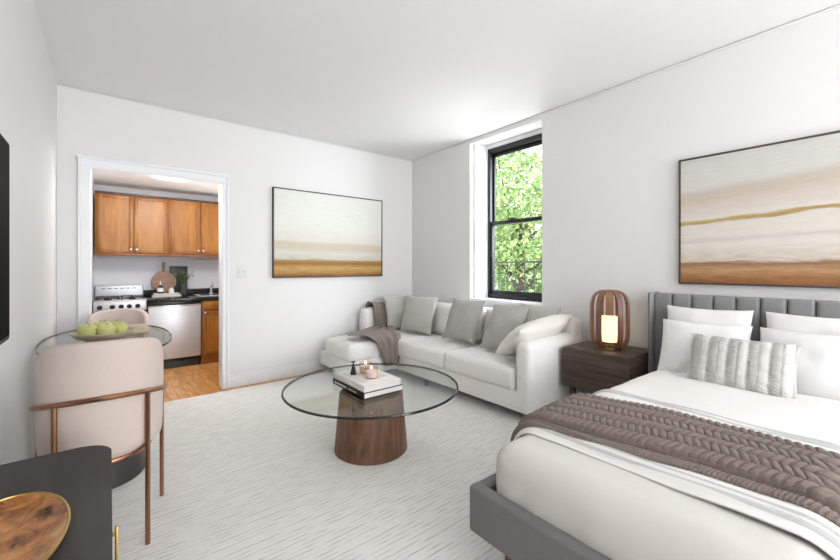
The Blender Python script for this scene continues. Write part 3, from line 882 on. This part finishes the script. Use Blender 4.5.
for (x, y) in ((1.93, 3.45), (1.93, 3.98), (2.56, 1.80), (3.08, 1.78), (2.46, 2.95), (3.08, 3.98)):
    obj('leg', lathe([(.018, 0), (.026, .09)], (x, y, RZ), 14), M['dwalnut'], sf, world=True)

def cushion(name, label, cat, w, h, t_, loc, yaw, tilt, roll, mt, seed, group=None, pinch=.07, wr=.012, disp=None, n=22):
    b = pillow(w, h, t_, n, seed, wr, pinch, disp)
    o = obj(name, b, mt, angle=80)
    R = Matrix.Rotation(yaw, 4, 'Z') @ Matrix.Rotation(tilt, 4, 'X') @ Matrix.Rotation(roll, 4, 'Y')
    o.matrix_world = Matrix.Translation(loc) @ R
    return tag(o, label, cat, group)
d2 = math.radians
G = 'grey linen throw pillows on the sofa'
# yaw 0 faces -Y; negative tilt leans the top back (+Y)
cushion('throw_pillow', 'grey linen pillow in the far sofa corner, beside the taupe blanket', 'pillow', .43, .42, .13, (2.765, 3.80, .648), d2(-6), d2(-14), 0, M['pil_grey'], 1, G)
cushion('throw_pillow', 'square grey linen pillow second from the blanket, overlapping the corner one', 'pillow', .43, .43, .14, (2.74, 3.43, .655), d2(-72), d2(-17), d2(2), M['pil_grey'], 2, G)
cushion('throw_pillow', 'grey linen pillow standing alone at the middle of the sofa', 'pillow', .41, .44, .13, (2.745, 2.72, .668), d2(-84), d2(-23), d2(1), M['pil_grey2'], 3, G)
cushion('throw_pillow', 'darker grey pillow below the window, left one of the pair by the near arm', 'pillow', .36, .45, .14, (2.735, 2.20, .655), d2(-82), d2(-33), d2(0), M['pil_grey2'], 4, G)
cushion('throw_pillow', 'grey pillow tucked between its darker neighbour and the white pillow on the arm', 'pillow', .40, .42, .12, (2.885, 2.005, .672), d2(-88), d2(-30), d2(2), M['pil_grey'], 5, G)
cushion('throw_pillow', 'long cream pillow slumped over the near sofa arm', 'pillow', .62, .38, .19, (2.70, 1.865, .645), d2(183), d2(-52), d2(13), M['pil_cream'], 6, None, .03)

# blanket on chaise
rows = [((2.40, 4.05, .60), (2.70, 4.06, .60)),
        ((2.41, 4.04, .705), (2.71, 4.04, .705)),
        ((2.42, 3.99, .735), (2.72, 4.00, .735)),
        ((2.43, 3.925, .715), (2.72, 3.925, .715)),
        ((2.43, 3.90, .58), (2.71, 3.90, .58)),
        ((2.40, 3.87, .475), (2.69, 3.87, .475)),
        ((2.20, 3.76, .46), (2.64, 3.76, .465)),
        ((1.93, 3.60, .455), (2.56, 3.62, .465)),
        ((1.95, 3.50, .465), (2.50, 3.50, .465)),
        ((2.04, 3.405, .455), (2.46, 3.42, .465)),
        ((2.12, 3.352, .40), (2.43, 3.365, .42)),
        ((2.17, 3.345, .30), (2.40, 3.345, .30)),
        ((2.22, 3.35, .17), (2.375, 3.35, .17))]
def catmull(P, t):
    n = len(P)-1; x = t*n; i = min(int(x), n-1); f = x-i
    p0 = P[max(i-1, 0)]; p1 = P[i]; p2 = P[i+1]; p3 = P[min(i+2, n)]
    return .5*((2*p1)+(-p0+p2)*f+(2*p0-5*p1+4*p2-p3)*f*f+(-p0+3*p1-3*p2+p3)*f**3)
LP = [V3(a) for a, _ in rows]; RP = [V3(b_) for _, b_ in rows]
def blanket(u, v):
    a = catmull(LP, v); c = catmull(RP, v); p = a.lerp(c, u)
    d = (c-a).length
    fold = .5+.5*math.sin(u*PI*7+1.3*math.sin(v*7)+v*3)
    amp = .024 if v > .15 else .012
    e = .012+amp*fold*(1.1-d)+.012*(noise.noise(V3((u*5, v*9, 2)))+.4)
    t1 = catmull(LP, min(1, v+.02))-catmull(LP, max(0, v-.02)); t1.normalize()
    nrm = (c-a).cross(t1); nrm.normalize(); nrm = -nrm
    if nrm.z < -.2: nrm = -nrm
    # outward: up on the seat, toward -Y on the hanging part
    if v > .8 and nrm.y > 0: nrm = -nrm
    if .25 < v < .45 and nrm.y > 0: nrm = -nrm
    if v < .12: nrm = V3((0, .0, 1))
    return p+nrm*e
bl = obj('throw_blanket', grid(60, 150, blanket, thick=.006), M['throw'], angle=80)
tag(bl, 'taupe woven blanket draped over the chaise and far sofa arm', 'blanket')

# ================================================================ COFFEE TABLE
cx, cy = 1.365, 2.20
ctb = thing('coffee_table', 'round glass coffee table on a tapered walnut drum base', 'coffee table', (cx, cy, RZ))
obj('base', lathe([(.232, 0), (.236, .004), (.205, .36), (.20, .369), (.196, .370)], (cx-.035, cy-.04, RZ), 64), M['walnut'], ctb, world=True, angle=30)
tx, ty = 1.385, 2.235
obj('tabletop', lathe([(0, 0), (.570, 0), (.570, .013), (0, .013)], (tx, ty, .3875), 96), M['gtop'], ctb, world=True)
obj('glass_edge', lathe([(.571, .0), (.579, .001), (.581, .0065), (.579, .012), (.571, .013)], (tx, ty, .3875), 96, cap0=False, cap1=False), M['gedge'], ctb, world=True)

def book(x0, x1, y0, y1, z0, z1, cover, label, spine_marks=False):
    t_ = thing('coffee_table_book', label, 'book', ((x0+x1)/2, (y0+y1)/2, z0), 0, 'books on the coffee table')
    c_ = .0025
    q = box(x0, x1, y0, y1, z0, z0+c_, .0008); box(x0, x1, y0, y1, z1-c_, z1, .0008, bm=q); box(x0, x0+c_, y0, y1, z0, z1, .0008, bm=q)
    obj('cover', q, M[cover], t_, world=True)
    obj('pages', box(x0+c_, x1-.004, y0+.004, y1-.004, z0+c_, z1-c_), M['page'], t_, world=True)
    if spine_marks:
        q = bmesh.new()
        for (a, b_) in ((.17, .185), (.30, .31)):
            pass
        yy = y1-.03
        for k, wd in enumerate((.02, .014, .018, .012, .02, .016, .012)):
            box(x0-.0008, x0, yy-wd, yy, z0+.011, z0+.022, bm=q); yy -= wd+.008
        yy -= .02
        for k, wd in enumerate((.03, .022, .034)):
            box(x0-.0008, x0, yy-wd, yy, z0+.013, z0+.020, bm=q); yy -= wd+.007
        obj('spine_lettering', q, M['label'], t_, world=True)
book(1.185, 1.475, 2.005, 2.42, .4015, .436, 'bookb', 'thick white-paged book with black cover, under the white book on the coffee table', True)
book(1.192, 1.468, 2.015, 2.415, .4365, .474, 'bookw', 'white-covered book lying on top of the black one on the coffee table')
tag(obj('candle_tray', box(1.225, 1.425, 2.09, 2.36, .4745, .480, .002), M['tray']), 'thin cream square tray on top of the coffee table books', 'tray')
def candle(x, y, lit, label):
    t_ = thing('glass_candle', label, 'candle', (x, y, .4805), 0, 'glass candles on the coffee table')
    obj('jar', lathe([(0, 0), (.038, 0), (.042, .004), (.042, .07), (.0395, .07), (.0395, .006), (0, .006)], (x, y, .4805), 32, cap0=False, cap1=False), M['gjar'], t_, world=True)
    obj('wax', lathe([(0, .007), (.038, .007), (.038, .045), (0, .045)], (x, y, .4805), 32, cap0=False, cap1=False), M['wax'], t_, world=True)
    obj('wick', lathe([(.0012, .045), (.0012, .056), (0, .057)], (x, y, .4805), 6), M['blackmatte'], t_, world=True)
    obj('flame', lathe([(0, .054), (.004, .060), (.003, .070), (0, .082)], (x, y, .4805), 10), M['flame'], t_, world=True)
candle(1.315, 2.135, True, 'lit candle in a taupe glass jar, the nearer of two on the books')
candle(1.350, 2.265, True, 'lit candle in a taupe glass jar, the farther of two on the books')
cs = thing('cone_snuffer', 'small black metal cone ornament beside the glass candles', 'ornament', (1.255, 2.30, .4805))
obj('cone', lathe([(.020, 0), (.021, .003), (.004, .075), (.003, .08), (0, .08)], (1.262, 2.275, .4805), 24), M['blackmatte'], cs, world=True)
obj('cap', lathe([(.004, .078), (.016, .081), (.016, .084), (0, .085)], (1.262, 2.275, .4805), 20), M['blackmatte'], cs, world=True)

# ================================================================ NIGHTSTAND AND LAMP
ns_ = thing('nightstand', 'dark walnut nightstand between sofa arm and bed', 'nightstand', (2.95, 1.37, RZ))
nx0, nx1, ny0, ny1 = 2.72, 3.16, 1.135, 1.625
q = box(nx0+.012, nx1, ny0, ny1, .285, .58, .004)
obj('body', q, M['dwalnut'], ns_, world=True)
obj('drawer', box(nx0, nx0+.0115, ny0+.002, ny1-.002, .288, .576, .002), M['dwalnut'], ns_, world=True)
for (x, y) in ((nx0+.06, ny0+.05), (nx0+.06, ny1-.05), (nx1-.05, ny0+.05), (nx1-.05, ny1-.05)):
    obj('leg', box(x-.018, x+.018, y-.018, y+.018, RZ, .286, .003), M['dwalnut'], ns_, world=True)
lx, ly, lz = 2.955, 1.375, .5805
lp = thing('table_lamp', 'lantern lamp with curved wooden slats glowing on the nightstand', 'lamp', (lx, ly, lz))
obj('base', lathe([(.075, 0), (.085, .004), (.085, .012), (.078, .016), (0, .016)], (lx, ly, lz), 36), M['brass'], lp, world=True)
obj('inner_plate', lathe([(.066, .040), (.068, .044), (.066, .050), (0, .050)], (lx, ly, lz), 36), M['black'], lp, world=True)
obj('stem', lathe([(.012, .014), (.012, .045)], (lx, ly, lz), 16), M['brass'], lp, world=True)
prof = [(r_*1.15, z_) for r_, z_ in ((.062, .012), (.080, .016), (.098, .034), (.110, .068), (.114, .12), (.114, .30), (.110, .35), (.100, .39), (.080, .418), (.054, .432), (.036, .436))]
for k, dg in enumerate((33, 75, 112, 152, -33, -75, -112, -152)):
    a = math.radians(205+dg)
    e = V3((math.cos(a), math.sin(a), 0)); tt = V3((-math.sin(a), math.cos(a), 0))
    q = bmesh.new(); rings = []
    for i, (r, z) in enumerate(prof):
        p0 = prof[max(i-1, 0)]; p1 = prof[min(i+1, len(prof)-1)]
        tx_, tz_ = p1[0]-p0[0], p1[1]-p0[1]; L_ = math.hypot(tx_, tz_)
        n = e*(tz_/L_)-V3((0, 0, tx_/L_)); n = n*.005
        c = V3((lx, ly, lz))+e*r+V3((0, 0, z))
        wd = min(.020, r*.36)
        rings.append([q.verts.new(c+tt*wd+n), q.verts.new(c-tt*wd+n), q.verts.new(c-tt*wd-n), q.verts.new(c+tt*wd-n)])
    for A, B in zip(rings, rings[1:]):
        for j in range(4): q.faces.new((A[j], A[(j+1) % 4], B[(j+1) % 4], B[j]))
    q.faces.new(rings[0]); q.faces.new(rings[-1][::-1])
    obj('slat', q, M['lampwood'], lp, world=True, angle=40)
obj('top_ring', lathe([(.03, .428), (.044, .428), (.044, .441), (.03, .441)], (lx, ly, lz), 28), M['copper'], lp, world=True)
obj('lamp_shade', lathe([(0, .0505), (.055, .0505), (.059, .056), (.059, .235), (.054, .242), (0, .244)], (lx, ly, lz), 36), M['lampglow'], lp, world=True)
obj('glass_tube', lathe([(.028, .244), (.028, .428)], (lx, ly, lz), 24, cap0=False, cap1=False), M['gamber'], lp, world=True)

# ================================================================ BED
BY0, BY1 = .02, 1.035
bed = thing('bed', 'grey upholstered bed with channel-tufted headboard', 'bed', (2.1, .53, RZ))
q = rbox((1.07, BY0, .185), (1.125, BY1, .362), .016, 14); obj('foot_rail', q, M['bedgrey'], bed, world=True)
for y0, y1 in ((BY1-.055, BY1), (BY0, BY0+.055)):
    obj('side_rail', rbox((1.10, y0, .185), (3.10, y1, .360), .016, 18), M['bedgrey'], bed, world=True)
obj('slat_base', box(1.12, 3.08, BY0+.05, BY1-.05, .20, .24), M['dwalnut'], bed, world=True)
hy0, hy1 = -.066, 1.114
obj('headboard_frame', rbox((3.115, hy0, .185), (3.178, hy1, 1.005), .012, 18), M['headgrey'], bed, world=True)
for y0, y1 in ((hy1-.006, hy1+.018), (hy0-.018, hy0+.006)):
    obj('headboard_wing', rbox((3.015, y0, .185), (3.178, y1, 1.012), .010, 14), M['headgrey'], bed, world=True)
n = 10; w = (hy1-hy0)/n
for i in range(n):
    y0 = hy0+i*w
    obj('headboard_channel', rbox((3.065, y0+.0015, .30), (3.125, y0+w-.0015, 1.008), .02, 16, (.006, 0, 0)), M['headgrey'], bed, world=True)
for (x, y) in ((1.24, BY1-.06), (1.24, BY0+.06), (3.05, BY1-.06), (3.05, BY0+.06)):
    obj('leg', lathe([(.014, 0), (.024, .172)], (x, y, RZ), 14), M['walnut'], bed, world=True)

def mfunc(p, u):
    # vertical pleats in the sheet at the foot end
    if u[0] < -.9:
        k = max(0, .5-p.z)*4
        p.x -= .016*k*(abs(noise.noise(V3((p.y*15+p.z*7, p.z*1.2, 0)))))
    return p
mt_ = obj('mattress', rbox((1.128, .077, .24), (3.06, .983, .522), .075, 150, (.010, .012, .020), .004, 5, 3, func=mfunc), M['sheet'], angle=80)
tag(mt_, 'mattress with smooth off-white sheet in the grey bed frame', 'mattress')

# cross-section of the bedclothes over the mattress (for duvet and throw)
def section(s, d, zt=.535, ytop0=.16, ytop1=.90, rad=.11, zlow=.37):
    """s in 0..1 from the near side over the top to the far side; returns (y,z,ny,nz) at offset d"""
    Ls = [zt-rad-zlow, rad*PI/2, (ytop1-ytop0), rad*PI/2, zt-rad-zlow]
    T = sum(Ls); x = s*T
    if x < Ls[0]: y, z, ny, nz = ytop0-rad, zlow+x, -1, 0
    elif x < Ls[0]+Ls[1]:
        a = (x-Ls[0])/rad; ny, nz = -math.cos(a), math.sin(a); y = ytop0+ny*rad; z = zt-rad+nz*rad
    elif x < sum(Ls[:3]): y = ytop0+(x-Ls[0]-Ls[1]); z = zt; ny, nz = 0, 1
    elif x < sum(Ls[:4]):
        a = (x-sum(Ls[:3]))/rad; ny, nz = math.sin(a), math.cos(a); y = ytop1+ny*rad; z = zt-rad+nz*rad
    else: y = ytop1+rad; z = zt-rad-(x-sum(Ls[:4])); ny, nz = 1, 0
    return y+ny*d, z+nz*d, ny, nz, x
DX_0, DX_1 = 1.31, 2.72
def duvet_h(x, y):
    e0 = min(1, max(0, (x-DX_0)/.05)); e1 = min(1, max(0, (DX_1-x)/.05))
    h = .006+.020*math.sin(min(e0, e1)*PI/2)
    h += .012*noise.noise(V3((x*2.5, y*2.5, 5)))+.006*noise.noise(V3((x*7, y*5, 8)))
    # hem ridges running across the bed
    for hx in (1.337, 1.365, 1.955, 1.990):
        h += .007*math.exp(-((x-hx-.006*noise.noise(V3((y*3, hx*9, 0))))/.009)**2)
    return h
def duvet(u, v):
    x = DX_0+(DX_1-DX_0)*u
    y, z, ny, nz, L_ = section(v, 0)
    x2 = x+.012*noise.noise(V3((y*2.5+z, 3, 0)))*(1 if u < .05 or u > .95 else 1)
    h = duvet_h(x, y)
    y, z, ny, nz, L_ = section(v, h, zlow=.375+.012*noise.noise(V3((x*5, 0, 0))))
    return V3((x2, y, z))
dv = obj('duvet', grid(380, 90, duvet, thick=.008), M['duvet'], angle=80)
tag(dv, 'white cotton duvet spread across the grey bed', 'duvet')

for hx, hw in ((1.337, .006), (1.365, .004), (1.955, .006), (1.990, .006)):
    def hem(u, v, hx=hx, hw=hw):
        y, z, ny, nz, L_ = section(.04+.92*v, 0)
        x = hx+hw*(2*u-1)*1.2+.012*noise.noise(V3((y*2.5+z, 3, 0)))
        y, z, ny, nz, L_ = section(.04+.92*v, duvet_h(x, y)+.0015+.0025*math.sin(u*PI))
        return V3((x, y, z))
    obj('hem_band', grid(4, 120, hem, thick=.002), M['hem'], dv, label='pale grey hem band')

# chunky cable throw across the bed
TX0, TX1 = 1.40, 1.83
def knit(u, v, L_):
    """cable and herringbone relief: u across the throw (0..1), L_ metres along it"""
    bands = 6
    w_ = u*bands; k = int(min(w_, bands-1)); f = w_-k
    s = 1 if k % 2 == 0 else -1
    per = .026
    ph = (L_/per + s*f*.85) % 1
    rope = math.sqrt(max(0, 1-(2*ph-1)**2))
    prof_ = math.sqrt(max(0, 1-(2*f-1)**4))
    return rope*.009*prof_+prof_*.010
def throw(u, v):
    s = .03+.955*v
    y0, z0, ny, nz, L_ = section(s, 0)
    wob = .018*noise.noise(V3((L_*2.2, 1, 0)))
    x = TX0+(TX1-TX0)*u+wob*(1-2*u)+.01*math.sin(L_*5)-.075*max(0, min(1, (y0-.35)/.65))**1.5
    # lower folded-under layer at the foot side sits thinner and forms a dark crease
    if u < .13:
        f = u/.13
        per = .012
        rel = .010*math.sqrt(max(0, 1-(2*f-1)**2))+.0015*math.sin(L_/per*6.28+f*6)
        h = duvet_h(x, y0)+.004+rel
    else:
        uu = (u-.13)/.87
        h = duvet_h(x, y0)+.016+knit(uu, v, L_)+.012*math.sin(min(1, uu*3)*PI/2)*(1-uu*.5)
        if uu > .96 or uu < .015: h -= .004
    y, z, ny, nz, _ = section(s, h, zlow=.40)
    return V3((x, y, z))
th = obj('knit_throw', grid(150, 620, throw, thick=.006), M['knit'], angle=80)
tag(th, 'chunky taupe cable-knit throw laid across the foot of the bed', 'blanket')

# pillows on the bed (yaw -90 faces -X toward the foot)
W_ = 'white bed pillows'
Y90 = d2(-90)
cushion('bed_pillow', 'white bed pillow against the headboard, nearer the nightstand and lamp', 'pillow', .46, .40, .13, (2.985, .775, .735), Y90+d2(2), d2(-10), 0, M['pil_white'], 11, W_, .06)
cushion('bed_pillow', 'white bed pillow against the headboard, on the side away from the lamp', 'pillow', .46, .40, .13, (2.985, .265, .735), Y90-d2(2), d2(-10), 0, M['pil_white'], 12, W_, .06)
cushion('bed_pillow', 'front white pillow leaning behind the knit lumbar pillow, nightstand side', 'pillow', .46, .38, .15, (2.83, .755, .675), Y90+d2(4), d2(-24), d2(0), M['pil_white'], 13, W_, .06)
cushion('bed_pillow', 'front white pillow at the right frame edge, behind the knit lumbar pillow', 'pillow', .46, .38, .15, (2.83, .275, .675), Y90-d2(4), d2(-24), d2(0), M['pil_white'], 14, W_, .06)
def lum(x, z):
    k = (x/.043) % 1
    ridge = math.sqrt(max(0, 1-(2*k-1)**2))
    return ridge*.009+(.0018*math.sin(z/.016*6.28+abs(2*k-1)*5) if k > .05 else 0)
lm = cushion('lumbar_pillow', 'grey and white cable-knit lumbar pillow in front of the white pillows', 'pillow', .47, .29, .12, (2.63, .535, .672), Y90, d2(-24), 0, M['lumbar'], 15, None, .05, .006, lum, 110)

# ================================================================ DINING SET
def make_chair(label):
    t_ = thing('dining_chair', label, 'dining chair', (0, 0, 0), 0, 'dining chairs at the glass table')
    RX, RY = .214, .222
    def shell(u, v):
        # u along the arc, v around the closed vertical section (inner and outer faces with round lip)
        A = d2(118); a = (u*2-1)*A
        # rounded upper corners and slightly tucked lower ones
        e = abs(u*2-1)
        ztop = .885-.026*min(1, e/.6)**2-.24*max(0, (e-.44)/.56)**2.3
        zbot = .415+.0*e
        hz = (ztop-zbot)/2; zc = (ztop+zbot)/2
        th_ = .026*(1-.5*max(0, (e-.9)/.1)**2)
        ang = v*2*PI
        n_ = 5
        cs_, sn_ = math.cos(ang), math.sin(ang)
        px = math.copysign(abs(cs_)**(2/n_)*th_, cs_)
        pz = math.copysign(abs(sn_)**(2/n_)*hz, sn_)
        z = zc+pz
        flare = (z-.42)*.01
        rx = RX-.026+flare+px; ry = RY-.026+flare+px
        x = rx*math.sin(a); y = -ry*math.cos(a) if abs(a) < PI/2 else ry*1.1*abs(math.cos(a))
        return V3((x, y, z))
    q = bmesh.new(); nu, nv = 64, 40
    R = [[q.verts.new(shell(i/nu, j/nv)) for j in range(nv)] for i in range(nu+1)]
    for i in range(nu):
        for j in range(nv):
            q.faces.new((R[i][j], R[i+1][j], R[i+1][(j+1) % nv], R[i][(j+1) % nv]))
    q.faces.new(R[0]); q.faces.new(R[-1][::-1])
    obj('backrest', q, M['chairfab'], t_, angle=60)
    obj('seat', lathe([(0, .385), (.165, .385), (.178, .40), (.182, .44), (.172, .468), (.14, .478), (0, .482)], (0, .01, 0), 40, sx=1, sy=1.12), M['chairfab'], t_, label='seat cushion')
    ring = [(.17*math.cos(a), .01+.20*math.sin(a), .392) for a in [2*PI*k/36 for k in range(36)]]
    obj('seat_frame', tube(ring, .010, 8, closed=True), M['copper'], t_)
    # side struts from seat ring to legs
    rail = []
    HX, HY = .224, .236
    rail.append((HX+.004, .145, .595)); rail.append((HX+.002, .10, .60)); rail.append((HX, .05, .607))
    for k in range(1, 24):
        a = PI*k/24
        rail.append((HX*math.cos(a), .0-HY*math.sin(a), .612+.053*math.sin(a)))
    rail.append((-HX, .05, .607)); rail.append((-HX-.002, .10, .60)); rail.append((-HX-.004, .145, .595))
    obj('back_rail', tube(rail, .0105, 10), M['copper'], t_)
    for s in (-1, 1):
        obj('leg', tube([(s*(HX+.004), .20, .597), (s*(HX+.004), .20, 0)], .0095, 10), M['copper'], t_)
        yy = -HY*math.sqrt(1-(.145/HX)**2)
        obj('leg', tube([(s*.145, yy, .653), (s*.145, yy, 0)], .0095, 10), M['copper'], t_)
        obj('strut', tube([(s*.10, -.165, .392), (s*.145, yy, .43)], .008, 8), M['copper'], t_)
        obj('strut', tube([(s*.16, .06, .392), (s*(HX+.004), .20, .43)], .008, 8), M['copper'], t_)
    return t_
ch = make_chair('taupe velvet barrel chair with copper rail, its back toward us, behind the black console')
ch.location = (-.02, 2.185, RZ); ch.scale = (1, 1, 1)
dup(ch, (.06, 3.88, RZ), PI, 'taupe barrel dining chair on the far, kitchen side of the glass dining table', scale=.94)

dt = thing('dining_table', 'oval glass-topped dining table on a dark pedestal base', 'dining table', (0, 3.12, RZ))
def sup(r, c, seg=96, n=2.4, rx=.318, ry=.62):
    out = []
    for k in range(seg):
        a = 2*PI*k/seg; cs_, sn_ = math.cos(a), math.sin(a)
        out.append((c[0]+math.copysign(abs(cs_)**(2/n), cs_)*(rx+r), c[1]+math.copysign(abs(sn_)**(2/n), sn_)*(ry+r)))
    return out
def slab(o0, o1, z0, z1, caps=True):
    q = bmesh.new()
    A = [q.verts.new((x, y, z0)) for x, y in o1]; B = [q.verts.new((x, y, z1)) for x, y in o1]
    for k in range(len(A)): q.faces.new((A[k], A[(k+1) % len(A)], B[(k+1) % len(A)], B[k]))
    if caps: q.faces.new(A[::-1]); q.faces.new(B)
    return q
tc_ = (-.002, 3.12)
obj('tabletop', slab(None, sup(0, tc_), .738, .750), M['gtop'], dt, smooth=False, world=True)
obj('glass_edge', slab(None, sup(.0015, tc_), .7375, .7505, False), M['gedge'], dt, world=True)
obj('pedestal', lathe([(.20, 0), (.205, .01), (.15, .45), (.10, .70), (.098, .7205)], (-.03, 2.86, RZ), 48, sx=1, sy=1.25), M['pedestal'], dt, world=True)
# wooden bowl with apples
bx, by, bz = -.03, 2.98, .751
bo = thing('fruit_bowl', 'pale wooden oval bowl holding green apples on the glass table', 'bowl', (bx, by, bz))
obj('bowl', lathe([(0, .0), (.10, .0), (.105, .006), (.10, .012), (.15, .03), (.178, .052), (.182, .06), (.176, .062), (.165, .052), (.12, .03), (0, .022)], (bx, by, bz), 48, sx=.84, sy=.95, cap0=False, cap1=False), M['bowlw'], bo, world=True)
tag(obj('wooden_tray', rbox((bx-.09, by+.18, bz), (bx+.24, by+.46, bz+.035), .012, 10), M['bowlw']), 'low pale wooden box tray behind the fruit bowl on the glass table', 'tray')
pos = [(-.075, -.055, 0), (.015, -.075, 0), (.085, -.02, 0), (-.09, .04, 0), (.0, .02, .018), (.07, .07, 0), (-.02, .095, 0)]
names = ['nearest the camera on the left of the bowl', 'nearest the camera in the middle of the bowl', 'at the right front of the bowl', 'at the left rim of the bowl',
         'resting topmost in the middle of the pile', 'at the right rear of the bowl', 'at the back of the bowl toward the kitchen']
for i, (dx, dy, dz) in enumerate(pos):
    p0 = (bx+dx*.88, by+dy*.92, bz+.026+dz+.012*(dx*dx+dy*dy)/.01)
    t_ = thing('green_apple', 'green apple '+names[i], 'apple', p0, 0, 'green apples in the wooden bowl')
    s_ = 1+.06*math.sin(i*2.1)
    obj('fruit', lathe([(0, .004), (.014*s_, 0), (.034*s_, .012), (.043*s_, .036), (.040*s_, .056), (.026*s_, .070), (.012*s_, .070), (0, .062)], p0, 24, cap0=False, cap1=False), M['apple'], t_, world=True)
    obj('stem', tube([(p0[0], p0[1], p0[2]+.062), (p0[0]+.004, p0[1]+.002, p0[2]+.082)], .0015, 5), M['stem'], t_, world=True)

# ================================================================ CONSOLE AT THE LEFT
cn_ = thing('console_cabinet', 'black stained console cabinet in the lower left corner', 'cabinet', (-.16, 1.2, RZ))
q = bmesh.new()
x0, x1, y0, y1, z0, z1, r = XL+.022, .004, .45, 1.695, .572, .60, .085
pts = [(x0, y0), (x1-r, y0)]
pts += [(x1-r+r*math.sin(a), y0+r-r*math.cos(a)) for a in [PI/2*k/6 for k in range(1, 7)]]
pts += [(x1-r+r*math.cos(a), y1-r+r*math.sin(a)) for a in [PI/2*k/8 for k in range(0, 9)]]
pts += [(x0, y1)]
A = [q.verts.new((x, y, z0)) for x, y in pts]; B = [q.verts.new((x, y, z1)) for x, y in pts]
q.faces.new(A[::-1]); q.faces.new(B)
for k in range(len(A)): q.faces.new((A[k], A[(k+1) % len(A)], B[(k+1) % len(A)], B[k]))
bmesh.ops.bevel(q, geom=[e for e in q.edges if abs(e.verts[0].co.z-e.verts[1].co.z) < 1e-6], offset=.003, segments=2, affect='EDGES')
obj('top', q, M['console'], cn_, world=True)
obj('body', box(x0, -.014, y0+.02, y1-.05, .10, .571, .004), M['console'], cn_, world=True)
obj('plinth', box(x0+.01, -.04, y0+.05, y1-.09, RZ, .10), M['blackmatte'], cn_, world=True)
for (a, c, h_) in ((y0+.024, 1.055, 1.02), (1.06, y1-.054, 1.40)):
    d_ = obj('door', box(-.014, -.004, a, c, .106, .565, .002), M['console'], cn_, world=True)
    off = V3(cn_['_w'])
    q = box(.011, .019, h_-.006, h_+.006, .13, .455, .002)
    box(-.004, .012, h_-.004, h_+.004, .43, .44, bm=q); box(-.004, .012, h_-.004, h_+.004, .16, .17, bm=q)
    bmesh.ops.translate(q, verts=q.verts, vec=-off)
    obj('handle', q, M['brass'], d_)
# burl wood platter
px_, py_ = -.185, 1.175
pl = thing('burl_platter', 'oval burl wood platter with brass rim on the black console', 'platter', (px_, py_, .6005))
obj('dish', lathe([(0, .0), (.08, .0), (.105, .006), (.118, .020), (.116, .022), (.10, .011), (.07, .006), (0, .005)], (px_, py_, .601), 56, sx=.95, sy=1.75, cap0=False, cap1=False), M['burl'], pl, world=True)
obj('rim', tube([(px_+.1185*.95*math.cos(a), py_+.1185*1.75*math.sin(a), .623) for a in [2*PI*k/64 for k in range(64)]], .0028, 8, closed=True), M['brass'], pl, world=True)

# ================================================================ LIGHTS
W = bpy.data.worlds.new('World'); C.world = W; W.use_nodes = True
bgn = W.node_tree.nodes['Background']; bgn.inputs['Color'].default_value = (.94, .975, 1, 1); bgn.inputs['Strength'].default_value = 2.7
def area(name, loc, rot, sx, sy, e, col=(1, 1, 1), spread=None):
    l = bpy.data.lights.new(name, 'AREA'); l.shape = 'RECTANGLE'; l.size = sx; l.size_y = sy; l.energy = e; l.color = col
    o = bpy.data.objects.new(name, l); COL.objects.link(o); o.location = loc; o.rotation_euler = rot
    if spread: l.spread = spread
    return o
# fill lamps added in the two unseen near window openings
for x, e_ in ((.725, 34), (2.225, 58)):
    area('near_window_fill', (x, YN-.06, 1.5), (PI/2, 0, 0), 1.2, 1.95, e_, (.92, .965, 1))
area('rear_fill_up', (1.4, -2.9, 1.2), (PI, 0, 0), 1.8, 2.2, 50, (.91, .96, 1))  # added fill behind the camera, brightens the ceiling, no fixture around it
area('kitchen_fill_up', (1.55, 4.75, 1.2), (PI, 0, 0), .9, .6, 8, (1, .98, .96))  # unseen upward fill added for the kitchen ceiling, no fixture
l = bpy.data.lights.new('added_kitchen_lamp_light', 'POINT'); l.energy = 17; l.shadow_soft_size = .14; l.color = (1, .98, .96)  # point light of the added kitchen ceiling lamp
o = bpy.data.objects.new('added_kitchen_lamp_light', l); COL.objects.link(o); o.location = (.45, 4.45, KC-.14)
l = bpy.data.lights.new('sun', 'SUN'); l.energy = 3.6; l.angle = .03; l.color = (1, .96, .88)
o = bpy.data.objects.new('sun', l); COL.objects.link(o); o.rotation_euler = V3((.75, -.25, -1.0)).to_track_quat('-Z', 'Y').to_euler()
# two unseen fill lamps added outside the visible window, one beside it, one below
def aim(loc, to): return (V3(to)-V3(loc)).to_track_quat('-Z', 'Y').to_euler()
p_ = (4.45, 1.25, 2.1); area('window_side_fill', p_, aim(p_, (2.6, 3.0, 1.2)), 1.4, 1.8, 116, (.92, .965, 1))
p_ = (4.25, 2.6, .25); area('window_low_fill', p_, aim(p_, (2.4, 2.6, 2.7)), 1.3, .7, 52, (1, .99, .97))
# portal for the visible window
l = area('window_portal', (XR+.40, (WY0+WY1)/2, (WZ0+WZ1)/2), (0, PI/2, 0), 1.75, .92, 1)
l.data.cycles.is_portal = True

# ================================================================ CAMERA
cam = bpy.data.cameras.new('camera'); co = bpy.data.objects.new('camera', cam); COL.objects.link(co)
F_ = 385.0
cam.sensor_width = 36; cam.sensor_fit = 'HORIZONTAL'; cam.lens = F_*36/840; cam.shift_y = -13/840.; cam.clip_start = .02; cam.clip_end = 100
co.location = (0, 0, 1.195); co.rotation_euler = (PI/2, 0, -math.atan(310/385.))
C.camera = co
C.view_settings.view_transform = 'Standard'; C.view_settings.look = 'None'; C.view_settings.gamma = 1
C.view_settings.use_curve_mapping = False; C.view_settings.exposure = 0.53
for o in bpy.data.objects:
    if '_w' in o: del o['_w']
